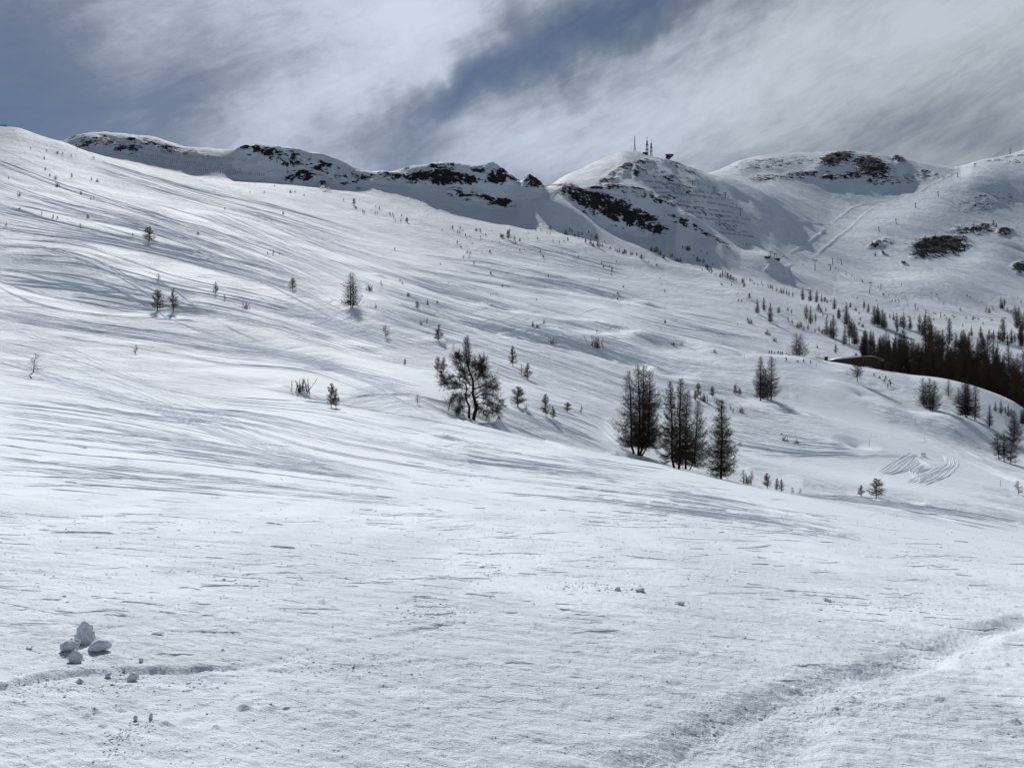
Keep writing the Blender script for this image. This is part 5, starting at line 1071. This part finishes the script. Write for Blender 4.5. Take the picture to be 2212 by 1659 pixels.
person(485.5, 453.5, 5.8, 'ski', 'black', 210, 'tiny lone skier on the groomed run below the left ridge')
person(864, 610, 6.4, 'wide', 'navy', 200, 'upper one of two skiers on the middle of the groomed run')
person(868.5, 614.5, 5.4, 'crouch', 'black', 215, 'lower one of two skiers on the middle of the groomed run')
person(1289, 720, 7.0, 'ski', 'black', 230, 'lone skier gliding above the cluster of upright stems')
person(1063, 524, 4, 'stand', 'black', 180, 'tiny skier left of its twin under the bushy young larches', poles=False)
person(1079, 525, 4, 'stand', 'black', 180, 'tiny skier right of its twin under the bushy young larches', poles=False)
Yh = 329
person(1661.6, 769, 8.5, 'stand', 'navy', 170, 'navy-clad skier at the left end of the row on the flat run', y=Yh)
person(1667, 769, 8.6, 'stand', 'black', 190, 'black-clad skier second from the left in the row', y=Yh)
person(1672.6, 769.5, 6.6, 'wide', 'brown', 200, 'small crouching skier with red by the feet, third in the row', y=Yh, hat='red')
person(1681, 770, 9, 'stand', 'blue', 150, 'skier in a bright blue jacket in the row on the flat run', y=Yh)
person(1686, 770.7, 8.2, 'stand', 'black', 200, 'black-clad skier just right of the blue jacket', y=Yh)
person(1690, 771, 8, 'stand', 'navy', 170, 'dark blue skier at the right end of the row', y=Yh)
person(1698.7, 780.5, 9.6, 'ski', 'black', 100, 'skier holding poles forward a step in front of the row')
person(1736, 784.6, 8.6, 'wide', 'black', 180, 'skier with legs apart below the wide double-stemmed larch')
person(1750.6, 786.5, 8.2, 'stand', 'grey', 180, 'skier standing upright left of the wooden railing')
person(1786, 763, 4.2, 'crouch', 'black', 90, 'crouching skier alone on the bank above the kiosk', y=352)
person(1888, 814, 7.6, 'wide', 'black', 180, 'topmost skier of the group coming down below the hut')
person(1900, 819, 6.6, 'crouch', 'navy', 150, 'bent-over skier between the topmost one and the bunch below the hut')
person(1913.5, 820.5, 9.2, 'stand', 'black', 190, 'tall skier at the top of the bunch below the hut')
person(1910.5, 826.5, 8.2, 'wide', 'black', 160, 'wide-legged skier at the left of the bunch below the hut')
person(1921, 826, 6.8, 'crouch', 'black', 210, 'stooping skier at the upper right of the bunch below the hut')
person(1923.2, 834.5, 9.8, 'stand', 'black', 180, 'lowest tall skier at the right of the bunch below the hut')
person(1917.7, 838, 9, 'stand', 'navy', 200, 'lowest skier of all in the bunch below the hut, standing left')
person(1695, 624, 4.2, 'ski', 'black', 200, 'tiny skier on the valley run above the row of larches', poles=False)
person(1672, 566, 4.2, 'stand', 'black', 180, 'tiny skier just below the valley lift station', poles=False)

# ------------------------------------------------------------------ lifts, masts, fences, signs
def pylon(u, v, hpx, arm, label, group, two=True, tilt=0.0, y=None, ymin=300, rz=0.5):
    p = place(u, v, y, ymin); h = hpx * p[1] / F; root = link('lift_pylon', None); root.location = p; root.rotation_euler = (0, 0, rz)
    r = max(0.32, 0.00045 * p[1]); d = np.array([math.sin(tilt), 0, math.cos(tilt)])
    g = Geo(); g.tube(np.array([d * -0.8, d * h * 0.5, d * h]), np.array([r * 1.3, r, r * 0.7]), 8); g.obj('mast', M_STEEL, root, True)
    a = arm * p[1] / F / 2; g = Geo(); top = d * h
    g.box(top, (a * 2 if two else a * 1.4, r * 1.3, r * 1.2)); g.obj('crossarm', M_STEEL, root)
    for s in ((-1, 1) if two else (1,)):
        g = Geo(); c = top + [s * a * (0.92 if two else 0.6), 0, -r * 0.9]; g.box(c, (r * 0.8, r * 5, r * 0.8))
        for k in (-1, 0, 1): g.tube(np.array([c + [-r * .3, k * r * 1.6, r * .2], c + [r * .3, k * r * 1.6, r * .2]]), r * 0.55, 8)
        g.obj('sheave_train', M_DARK, root)
    tag(root, label, 'lift pylon', group); return p + top, a, h
G1 = 'pylons of the chairlift in the valley'
P1 = [pylon(1665, 556, 12, 9, 'chairlift pylon, left one at the valley lift station', G1, ymin=900), pylon(1672.5, 560, 12, 9, 'chairlift pylon, right one at the valley lift station', G1, ymin=900),
      pylon(1760.5, 584.5, 22, 12, 'tall T-shaped chairlift pylon with a long shadow right of the station', G1, ymin=830), pylon(1794, 586, 14, 6, 'crooked chairlift pylon close right of the tall T-shaped one', G1, ymin=830, tilt=-0.12),
      pylon(1878.5, 634, 24, 12, 'leaning T-shaped chairlift pylon on open snow in mid valley', G1, tilt=0.10, ymin=600), pylon(1998, 690, 20, 11, 'chairlift pylon rising over the larch tops', G1, tilt=0.12, ymin=540), pylon(2169, 735, 48, 14, 'tall chairlift pylon standing among the larches at the right', G1, ymin=520)]
G2 = 'pylons of the drag lift up the right mountain'
P2 = [pylon(1903, 625, 11, 2.5, 'short thin drag lift pole beside the leaning T-shaped pylon', G2, False, ymin=600), pylon(1799, 572, 13, 6, 'drag lift pylon just above the crooked chairlift pylon', G2, False, -0.12, ymin=850), pylon(1818, 573, 11, 4, 'drag lift pylon right of the crooked chairlift pylon', G2, False, -0.2, ymin=850),
      pylon(1899, 501, 10, 4, 'lowest drag lift pylon on the open snow face', G2, False, -0.15, ymin=900), pylon(1936, 484, 10, 4, 'second drag lift pylon up the snow face', G2, False, -0.2, ymin=900), pylon(1978, 450, 11, 4, 'third drag lift pylon up the snow face', G2, False, -0.15, ymin=900),
      pylon(2027, 425, 10, 4, 'fourth drag lift pylon up the snow face', G2, False, -0.2, ymin=900), pylon(2069, 384, 9, 3, 'highest drag lift pylon near the saddle', G2, False, -0.15, ymin=900), pylon(2182, 332, 11, 3, 'lone pole on the skyline of the right mountain', G2, False, ymin=1500),
      pylon(1977, 670, 12, 2, 'slim pole left of the pylon over the larch tops', G2, False, ymin=560), pylon(2032, 686, 11, 2.5, 'slim hooked pole right of the pylon over the larch tops', G2, False, ymin=540), pylon(2106, 361, 7, 5, 'small square lift gantry on the right skyline', G2, True, ymin=1500)]
G3 = 'pylons of the chairlift on the terraced hill'
P3 = [pylon(1495.5, 401, 9, 5, 'highest chairlift pylon on the terraced hill', G3, ymin=1100), pylon(1542.5, 414.5, 10, 5.5, 'second chairlift pylon down the terraced hill', G3, ymin=1100), pylon(1566.5, 430, 13, 6.5, 'third chairlift pylon down the terraced hill', G3, ymin=1100), pylon(1599.5, 466.5, 15, 9, 'lowest chairlift pylon on the terraced hill', G3, ymin=1060)]
def cable(a, b, sag, label, r):
    s = np.linspace(0, 1, 14)[:, None]; p = a + (b - a) * s; p[:, 2] -= sag * 4 * (s * (1 - s))[:, 0]
    g = Geo(); g.tube(p, r, 4); o = g.obj('lift_cable', M_DARK); tag(o, label, 'cable', 'cables of the lifts'); return p
def chair(p, rz, label, group):
    o = link('chairlift_chair', CHAIR); o.location = p; o.rotation_euler = (0, 0, rz); tag(o, label, 'lift chair', group)
g = Geo(); g.tube(np.array([[0, 0, 0.1], [0, 0, -1.6], [0, -0.3, -2.2]]), 0.07, 5); g.box((0, 0, -2.6), (1.9, 0.5, 0.12)); g.box((0, -0.25, -2.25), (1.9, 0.08, 0.6))
for s in (-1, 0, 1): g.tube(np.array([[s * .9, -.25, -1.95], [s * .9, .3, -2.2], [s * .9, .25, -2.6]]), 0.04, 4)
g.tube(np.array([[-.9, .25, -3.0], [.9, .25, -3.0]]), 0.05, 4); CHAIR = g.mesh('chairlift_chair', M_DARK)
for seq, nm, gl, nch in ((P1, 'valley chairlift', 'chairs hanging on the valley chairlift', [0, 4, 0, 5, 6, 7]), (P3, 'terraced hill chairlift', 'chairs hanging on the terraced hill chairlift', [3, 3, 4])):
    for i in range(len(seq) - 1):
        (a, wa, _), (b, wb, _) = seq[i], seq[i + 1]; n = np.array([-(b - a)[1], (b - a)[0], 0]); n /= np.linalg.norm(n) + 1e-9
        if n[0] < 0: n = -n
        for s in (-1, 1):
            p = cable(a + n * s * wa * 0.8, b + n * s * wb * 0.8, 1.2, ('upper' if s > 0 else 'lower') + ' cable of the ' + nm + ', span %s' % ('one two three four five six'.split()[i]), 0.05 if a[1] < 950 else 0.07)
            for c in range(nch[i]):
                t = (c + 0.5 + 0.15 * s) / nch[i]; q = p[0] + (p[-1] - p[0]) * t; q[2] -= 1.2 * 4 * t * (1 - t)
                if s > 0 and c % 2: continue
                chair(q, math.atan2((b - a)[1], (b - a)[0]) + math.pi / 2, 'one of the small dark chairs hanging on the ' + nm, gl)
for i in range(3, 7):
    cable(P2[i][0] + [1, 0, -0.5], P2[i + 1][0] + [1, 0, -0.5], 2.0, 'drag lift cable on the open snow face, span %s from below' % 'one two three four'.split()[i - 3], 0.05)
def lift_station():
    p = place(1679, 563, None, 900); root = link('lift_station', None); root.location = p
    g = Geo(); g.box((0, 0, 1.0), (6, 4, 3.0)); g.obj('wall', M_DARK, root); g = Geo(); g.box((0, 0, 2.8), (7.5, 5, 0.5), 0, 0.85); g.obj('roof', M_STEEL, root)
    g = Geo(); g.box((-1, -2.03, 1.3), (2.6, 0.06, 0.9)); g.obj('window', M_GLASS, root); tag(root, 'small dark lift hut at the foot of the two station pylons', 'lift station')
    p = place(1657, 558, None, 900); root = link('lift_station', None); root.location = p
    g = Geo(); g.box((0, 0, 0.9), (7, 4, 2.2)); g.obj('wall', M_DARK, root); g = Geo(); g.box((0, 0, 2.2), (7.6, 4.6, 0.4), 0, 0.9); g.obj('roof', M_STEEL, root)
    tag(root, 'flat dark building left of the two station pylons', 'lift station')
lift_station()

def mast(u, hpx, w0, kindm, label, y=1450, sink=0.0):
    p = crest(u); h = hpx * y / F; w = w0 * y / F / 2; root = link('antenna_mast', None); root.location = p - np.array([0, 0, 0.5])
    lat = 0.62 if kindm != 'flare' else 0.97; hl = h * lat; n = 9; zs = np.linspace(0, hl, n)
    wf = (lambda z: w * (1 - 0.55 * z / hl)) if kindm != 'flare' else (lambda z: w * ((1 - z / hl) ** 2.2 * 0.85 + 0.15))
    g = Geo()
    for sx in (-1, 1):
        for sy in (-1, 1): g.tube(np.array([[sx * wf(z), sy * wf(z), z] for z in zs]), 0.22, 4)
    g.obj('legs', M_DARK, root)
    g = Geo()
    for i in range(n - 1):
        a, b = wf(zs[i]), wf(zs[i + 1])
        for sy in (-1, 1):
            g.tube(np.array([[-a, sy * a, zs[i]], [b, sy * b, zs[i + 1]]]), 0.11, 3); g.tube(np.array([[a, sy * a, zs[i]], [-b, sy * b, zs[i + 1]]]), 0.11, 3)
            g.tube(np.array([[sy * a, -a, zs[i]], [sy * b, b, zs[i + 1]]]), 0.11, 3); g.tube(np.array([[-a, sy * a, zs[i]], [a, sy * a, zs[i]]]), 0.11, 3)
    g.obj('bracing', M_STEEL, root)
    if kindm != 'flare':
        g = Geo(); g.tube(np.array([[0, 0, hl * 0.95], [0, 0, hl * 1.25]]), w * 0.62, 8); g.tube(np.array([[0, 0, hl * 1.2], [0, 0, h]]), 0.45, 6); g.obj('antenna', M_DARK, root)
        for (sx, zf) in ((1, .80), (-1, .62), (1, .5)):
            g = Geo(); g.tube(np.array([[sx * w * .7, -w * .7, hl * zf], [sx * w * .8, -w * 1.1, hl * zf]]), 0.9, 10); g.obj('dish', M_STEEL, root)
        g = Geo(); g.box((0, 0, hl * 0.9), (w * 2.0, w * 2.0, 0.4)); g.box((0, 0, hl * 0.5), (w * 2.1, w * 2.1, 0.3)); g.obj('platform', M_DARK, root)
    else:
        g = Geo(); g.tube(np.array([[0, 0, h * .9], [0, 0, h]]), 0.35, 6); g.obj('antenna', M_RED, root)
    tag(root, label, 'antenna mast', 'antenna masts on the summit')
mast(1371, 31, 4.2, 'flare', 'slim pale mast with a flared foot, left of the dark lattice masts')
mast(1397.6, 37, 5.0, 'lat', 'taller dark lattice mast, middle one on the summit')
mast(1406.6, 33, 4.6, 'lat', 'dark lattice mast with a dish on its side, rightmost on the summit')
p = crest(1363); g = Geo(); g.tube(np.array([p - [0, 0, 1], p + [0, 0, 9.5]]), 0.16, 5); tag(g.obj('pole', M_DARK), 'short thin pole left of the antenna masts', 'pole')
def summit_station():
    p = crest(1444); k = 1450 / F; root = link('summit_building', None); root.location = p
    g = Geo(); g.box((-2.2 * k, 0, 2.5), (6.5 * k, 7, 9.0)); g.obj('wall', M_DARK, root)
    g = Geo(); g.prism([(1.0 * k, 1.5), (3.2 * k, 1.5), (8.8 * k, 5.5), (9.8 * k, 8.2), (1.0 * k, 8.2)], -3.5, 3.5); g.obj('cantilever', M_STEEL, root)
    g = Geo(); g.box((2.0 * k, 0, 8.5), (16.5 * k, 8, 0.7)); g.obj('roof', M_DARK, root)
    g = Geo(); g.box((-2.0 * k, -3.56, 4.5), (4.8 * k, 0.1, 2.0)); g.obj('window', M_GLASS, root)
    tag(root, 'dark blocky lift building with an overhanging front on the summit ridge', 'building')
    for (du, w_, h_) in ((-52, 6, 2.2), (-47.5, 4, 3.0)):
        p = crest(1444 + du); root = link('equipment_cabin', None); root.location = p; g = Geo(); g.box((0, 0, h_ / 2), (w_, 4, h_ + 1)); g.obj('wall', M_DARK, root)
        g = Geo(); g.box((0, 0, h_ + 0.65), (w_ + .6, 4.6, 0.3), 0, 0.9); g.obj('roof', M_STEEL, root)
        tag(root, 'low dark cabin %s the tall lattice masts' % ('left of' if w_ == 6 else 'at the foot of'), 'cabin', 'cabins at the masts')
summit_station()

def fence(pts, hm, label, cat='fence', name='snow_fence', group='avalanche fences on the ridge and terraced hill', ymin=800, step=None, mat=None, rails=3, y=None, thick=0.16):
    q = resample(np.array(pts, float), max(6, int(np.hypot(*np.diff(np.array(pts, float), axis=0).T).sum() / (step or 3.2))))
    P = np.array([place(u, v, y, ymin) for u, v in q])
    d = np.linalg.norm(np.diff(P, axis=0), axis=1); root = link(name, None); g = Geo(); g2 = Geo(); ok = False
    rr_ = np.random.RandomState(int(pts[0][0] * 7 + pts[0][1]) % 9999); gap = rr_.rand(len(P)) < (0.22 if name == 'snow_fence' and y is None and rails > 1 and ymin > 850 else 0)
    for i in range(len(P)):
        if gap[i]: continue
        g.tube(np.array([P[i] - [0, 0, .4], P[i] + [0, 0, hm]]), thick, 4)
        if i and d[i - 1] < 30:
            for k in range(rails): z = hm * (0.35 + 0.62 * k / max(rails - 1, 1)); g2.tube(np.array([P[i - 1] + [0, 0, z], P[i] + [0, 0, z]]), thick * 0.55, 3); ok = True
    g.obj('posts', mat or M_DARK, root)['kind'] = 'stuff'
    if ok: g2.obj('rails', mat or M_DARK, root)['kind'] = 'stuff'
    tag(root, label, cat, group)
ordn = 'first second third fourth fifth sixth seventh eighth ninth tenth eleventh'.split()
LF = [[(205, 300), (290, 318), (380, 338), (470, 352)], [(215, 314), (300, 333), (400, 352), (500, 362)], [(250, 333), (330, 347), (420, 360), (520, 372)], [(310, 352), (400, 366), (480, 374), (560, 379)], [(240, 296), (320, 312), (400, 330)], [(400, 338), (470, 345), (540, 350)], [(430, 372), (500, 378), (570, 381)]]
for i, l in enumerate(LF): fence(l, 3.6, 'dark avalanche fence on the shaded left ridge, %s row' % ordn[i], rails=2, step=4.5, ymin=880, thick=0.11)
RFN = [[(1395, 394), (1440, 398), (1480, 404)], [(1405, 406), (1460, 411), (1545, 420)], [(1418, 418), (1460, 420), (1482, 424)], [(1488, 423), (1530, 428), (1566, 434)], [(1468, 437), (1482, 438), (1492, 440)], [(1500, 437), (1540, 441), (1590, 452)],
       [(1450, 445), (1500, 449), (1540, 456), (1585, 462)], [(1475, 459), (1530, 464), (1590, 472), (1625, 478)], [(1505, 472), (1560, 478), (1610, 486)], [(1555, 505), (1600, 510), (1628, 514)], [(1610, 530), (1622, 531)]]
for i, l in enumerate(RFN): fence(l, 2.6, 'row of snow fence on the terraced hill below the masts, %s from the top' % ordn[i], rails=3, step=3.0, ymin=1035, thick=0.2)
for i, l in enumerate([[(2132, 350), (2150, 348), (2160, 346)], [(2172, 341), (2188, 339)], [(2185, 346), (2200, 349)], [(2198, 338), (2210, 336)], [(2188, 352), (2204, 353)], [(2176, 350), (2184, 351)]]):
    fence(l, 3.2, 'short dark snow fence near the top of the right mountain, %s of six' % ordn[i], group='snow fences on the right mountain', rails=4, step=4, ymin=1200, thick=0.4)
fence([(1451, 350), (1470, 357), (1495, 365), (1520, 373)], 2.2, 'long dark fence running down the skyline right of the summit building', rails=3, step=2.6, ymin=1100, group='fences round the lifts', thick=0.22)
M_NET = principled('faded_red_net', (0.34, 0.16, 0.14), 0.8, 0.1, var((0.28, 0.12, 0.10), (0.42, 0.22, 0.18), 1.0))
fence([(1168, 406), (1178, 404), (1190, 402), (1205, 401), (1222, 400)], 2.0, 'faded red netting on the skyline at the notch in the ridge', mat=M_NET, rails=6, step=1.6, ymin=960, group='red netting at the notch', name='safety_net')
fence([(1187, 427), (1195, 419), (1206, 412), (1222, 404)], 2.2, 'red safety net curving up the right side of the snowy notch', mat=M_NET, rails=6, step=1.6, ymin=940, group='red netting at the notch', name='safety_net')
fence([(1060, 640), (1067, 638), (1076, 641)], 1.9, 'row of thin posts standing on the snow bank in mid slope', rails=0, step=3.5, ymin=100, group='fences round the lifts', thick=0.09)

def ridge_top():
    p = place(4, 276, 710); root = link('platform', None); root.location = p; g = Geo(); g.box((0, 0, .8), (10, 3, .5)); g.obj('deck', M_DARK, root)
    g = Geo()
    for k in range(7): g.tube(np.array([[-5 + k * 1.66, 0, 0], [-5 + k * 1.66, 0, 3.2]]), .1, 4)
    g.tube(np.array([[-5, 0, 3.2], [5, 0, 3.2]]), .1, 4); g.tube(np.array([[-5, 0, 2.2], [5, 0, 2.2]]), .08, 4); g.obj('railing', M_STEEL, root)
    tag(root, 'railed platform on top of the ridge at the far left edge', 'platform')
    p = place(33.5, 277, 712); root = link('cabin', None); root.location = p; g = Geo(); g.box((0, 0, .6), (4.6, 3, 1.6)); g.obj('wall', M_DARK, root); g = Geo(); g.box((0, 0, 1.5), (5, 3.4, .25)); g.obj('roof', M_STEEL, root)
    tag(root, 'small dark cabin on the ridge right of the railed platform', 'cabin')
ridge_top()

POLES = [(1877.7, 964, 14, 'thin piste pole at the edge of the basin'), (1722, 861, 9, 'thin piste pole in the groomed run right of the isolated pair'), (1763.7, 793.5, 9, 'thin piste pole in front of the skier by the railing'), (1977, 916, 11, 'thin piste pole right of the groomed run'), (1675, 784, 9, 'thin piste pole below the row of skiers'),
         (1270, 715, 7, 'piste pole left of the lone gliding skier'), (1428, 715, 8, 'piste pole on the long snow roll'), (1608, 775, 9, 'piste pole by the flat run'), (1998, 957, 12, 'thin piste pole over the groomer tracks'), (2161, 1052, 14, 'thin piste pole at the right edge of the basin'), (547, 478, 6, 'marker post left of its twin on the upper run'), (586.5, 484, 7, 'marker post right of its twin on the upper run')]
for (u, v, h_, lb) in POLES:
    p = place(u, v); h = max(h_ * p[1] / F, 1.2); g = Geo(); g.tube(np.array([[0, 0, -.3], [0, 0, h]]), 0.035 + p[1] * 0.00006, 5)
    o = g.obj('piste_pole', M_STEEL); o.location = p; tag(o, lb, 'pole', 'piste marker poles')
p = place(1995, 987); root = link('sign_board', None); root.location = p; k = p[1] / F
for s in (-1, 1): g = Geo(); g.tube(np.array([[s * 4.2 * k, 0, -.3], [s * 4.2 * k, 0, 10.5 * k]]), .05, 5); g.obj('post', M_WHITE, root)
g = Geo(); g.box((0, 0, 5.6 * k), (8.2 * k, .06, 5.6 * k)); g.obj('panel', M_WHITE, root); g = Geo(); g.box((0, -.07, .8 * k), (10.5 * k, .5, 1.6 * k)); g.obj('foot', M_WHITE, root)
tag(root, 'blank whitish board on two posts above the combed groomer tracks', 'sign')
p = place(1688, 938); g = Geo(); g.box((0, 0, .1), (.5, .4, .35), .4, .7); o = g.obj('boulder', M_DARK); o.location = p; tag(o, 'small dark stone in the tree shadow beside the groomed run', 'stone')
p = place(1740, 778, 331); g = Geo()
p2 = place(1744, 785.5); root = link('piste_banner', None); root.location = place(1723.5, 783); g = Geo(); g.box((0, 0, .45), (1.0, .05, .55)); g.obj('cloth', M_RED, root)
g = Geo(); g.tube(np.array([[-.5, 0, -.2], [-.5, 0, .8]]), .03, 5); g.obj('post', M_DARK, root); tag(root, 'low pale red banner on the snow left of the skier with legs apart', 'banner')

# ------------------------------------------------------------------ broken snow blocks
def ico(sub, seed, jit, facet=0.0):
    import bmesh
    bm = bmesh.new(); bmesh.ops.create_icosphere(bm, subdivisions=sub, radius=1.0); rs = np.random.RandomState(seed)
    V = np.array([v.co[:] for v in bm.verts]); Fc = np.array([[v.index for v in f.verts] for f in bm.faces]); bm.free()
    r = np.ones(len(V)); pl = rs.normal(0, 1, (9, 3)); pl /= np.linalg.norm(pl, axis=1)[:, None]
    for n in pl:
        d = V @ n; lim = rs.uniform(0.42, 0.82); m = d > lim; r[m] = np.minimum(r[m], lim / d[m])
    V = V * r[:, None]
    n1 = pnoise(V[:, 0] * 1.6 + seed, V[:, 1] * 1.6 + V[:, 2] * 1.3, seed) * jit * 1.3 + pnoise(V[:, 0] * 4 + seed, V[:, 2] * 4 + V[:, 1] * 3, seed + 1) * jit * 0.55
    n1 -= np.abs(pnoise(V[:, 0] * 2.6 + seed, V[:, 2] * 2.6 - V[:, 1] * 2.2, seed + 7)) * jit * 1.2
    n1 += pnoise(V[:, 0] * 10 + seed, V[:, 2] * 10 + V[:, 1] * 8, seed + 2) * jit * 0.28
    return V * (1 + n1)[:, None], Fc
BL = [(177, 1393, 54, 52, 31, 'tall pointed snow block standing behind the other three', .22, 0), (154, 1409, 43, 36, 32, 'rounded snow block, left one of the pile', .15, 0), (208, 1413, 56, 33, 33, 'wide flat snow block, right one of the pile', .12, 0), (161, 1434, 34, 32, 34, 'small snow block at the front of the pile', .15, 0),
      (285, 1472, 31, 21, 35, 'flat-topped snow lump half sunk in the ski rut', .15, 0), (267, 1452, 9, 12, 36, 'little upright snow cube above the rut', .1, 0), (235, 1463, 14, 13, 37, 'small round snow ball left of the flat-topped lump', .15, 0), (306, 1431, 11, 13, 38, 'small triangular snow chip right of the pile', .2, 0),
      (172, 1477, 18, 14, 39, 'crumbly snow lump on the lower lip of the rut', .25, 0), (65, 1404, 17, 8, 40, 'flat snow chip left of the pile', .2, 0), (340, 1372, 26, 7, 41, 'thin snow slab beyond the pile to the right', .15, 0), (293, 1558, 10, 14, 42, 'upright snow chip, left one in the crumb trail near the bottom', .2, 0),
      (325, 1554, 9, 15, 43, 'upright snow chip, right one in the crumb trail near the bottom', .2, 0), (1382, 1279, 24, 11, 44, 'largest snow clod right of the crumb line at mid right', .2, 0), (1335, 1277, 20, 9, 45, 'flat snow clod in the crumb line at mid right', .2, 0), (1470, 1308, 30, 9, 46, 'low pale snow clod right of the crumb line', .2, 0), (1785, 1300, 18, 10, 47, 'roundish snow clod on the far right of the near slope', .2, 0)]
for (u, v, wp, hp, sd, lb, jt, _) in BL:
    p = place(u, v); k = p[1] / F; V, Fc = ico(4 if wp > 25 else 3, sd, jt)
    V *= 1.12
    if sd == 31:
        z = (V[:, 2] + 1) / 2; V[:, 0] *= 1.05 - 0.55 * np.clip(z - .25, 0, 1); V[:, 0] += 0.28 * (z - 0.3)
    w_, h_ = wp * k, hp * k; p = p + np.array([p[0] / p[1], 1, 0]) * w_ * 0.36; p[2] = height(p[0], p[1])[0]; V = V * np.array([w_ / 2, w_ * 0.40, h_ / 2 * 1.12]) + [0, 0, h_ * 0.29]
    g = Geo(); g.add(V, np.c_[Fc, Fc[:, 2]]); o = g.obj('snow_block', M_BLOCK, None, False); o.location = p; tag(o, lb, 'snow block', 'loose snow blocks on the near slope')
def crumbs():
    rs = np.random.RandomState(9); C = []
    cl = [(265, 1592, 14, 10, 40), (300, 1572, 22, 7, 50), (240, 1622, 16, 12, 34), (285, 1600, 30, 20, 40), (1310, 1272, 60, 5, 80), (1250, 1262, 24, 5, 40), (1475, 1305, 40, 6, 30), (1785, 1300, 30, 8, 24), (1950, 1305, 40, 7, 44), (925, 1328, 40, 8, 80), (985, 1322, 20, 5, 30), (930, 1300, 40, 10, 24), (1070, 1242, 22, 8, 26), (120, 1490, 60, 12, 90), (300, 1480, 90, 14, 70),
          (430, 1475, 30, 8, 30), (210, 1430, 60, 22, 50), (760, 1440, 110, 14, 70), (1320, 1478, 80, 14, 60), (1600, 1390, 200, 60, 150), (1500, 1560, 100, 40, 110), (1750, 1500, 90, 30, 90), (720, 1500, 300, 60, 150), (600, 1240, 300, 30, 110), (1200, 1160, 160, 20, 80), (700, 1040, 200, 8, 60), (1500, 1140, 200, 14, 80), (560, 1600, 300, 60, 130)]
    for (u, v, su, sv, n) in cl: C += [(rs.normal(u, su), rs.normal(v, sv), rs.uniform(1.6, 5.5) * (0.7 if v < 1200 else 1)) for _ in range(n)]
    C += [(rs.uniform(-20, 2230), rs.uniform(1100, 1655), rs.uniform(1.2, 4.0)) for _ in range(4200)]
    C = np.array([c for c in C if c[1] < 1656 and c[1] > 1035]); P = hit(C[:, 0], C[:, 1]); sz = C[:, 2] * P[:, 1] / F * 0.5 * rs.lognormal(0, .25, len(C))
    base, Fb = ico(1, 1, 0.0); n = len(P); m = len(base)
    V = base[None] * (1 + rs.normal(0, .22, (n, m, 1))) * (sz[:, None, None] * np.stack([rs.uniform(.8, 1.7, n), rs.uniform(.8, 1.4, n), rs.uniform(.55, 1.1, n)], 1)[:, None]) + P[:, None] + [0, 0, 0]
    V[:, :, 2] += (sz * 0.25)[:, None]
    Fi = (Fb[None] + np.arange(n)[:, None, None] * m).reshape(-1, 3); g = Geo(); g.add(V.reshape(-1, 3), np.c_[Fi, Fi[:, 2]]); o = g.obj('snow_crumbs', M_BLOCK); o['kind'] = 'stuff'; o['label'] = 'loose snow crumbs and small clods strewn over the near slope'; o['category'] = 'snow crumbs'
crumbs()

# labels for runs of look-alikes: where in the run, how tall, and the ends of each run
def refine():
    runs = {}
    for o in SC.objects:
        if o.get('label', '').startswith('one of the ') and o.get('group'): runs.setdefault(o['label'], []).append(o)
    for lb, L in runs.items():
        if len(L) < 4 or o.get('category') == 'cable': continue
        base = lb[len('one of the '):]; q = sorted(L, key=lambda o: o.location.x / o.location.y); n = len(q); hs = sorted(o.scale.z * o.location.y ** -1 for o in L)
        for i, o in enumerate(q):
            part = 'left' if i < n / 3 else ('middle' if i < 2 * n / 3 else 'right')
            big = o.scale.z / o.location.y >= hs[n // 2]
            adj = 'taller' if big else 'shorter'
            if 'chair' in base: adj = 'small'
            o['label'] = '%s one, %s part, of the %s' % (adj, part, base)
        q[0]['label'] = 'leftmost of the ' + base; q[-1]['label'] = 'rightmost of the ' + base
        q[1]['label'] = 'second from left of the ' + base; q[-2]['label'] = 'second from right of the ' + base
        if 'chair' not in base:
            t = max(q[2:-2], key=lambda o: o.scale.z / o.location.y, default=None)
            if t is not None: t['label'] = 'tallest of the ' + base
            t = min((o for o in q[2:-2] if not o['label'].startswith('tallest')), key=lambda o: o.scale.z / o.location.y, default=None)
            if t is not None: t['label'] = 'smallest of the ' + base
refine()
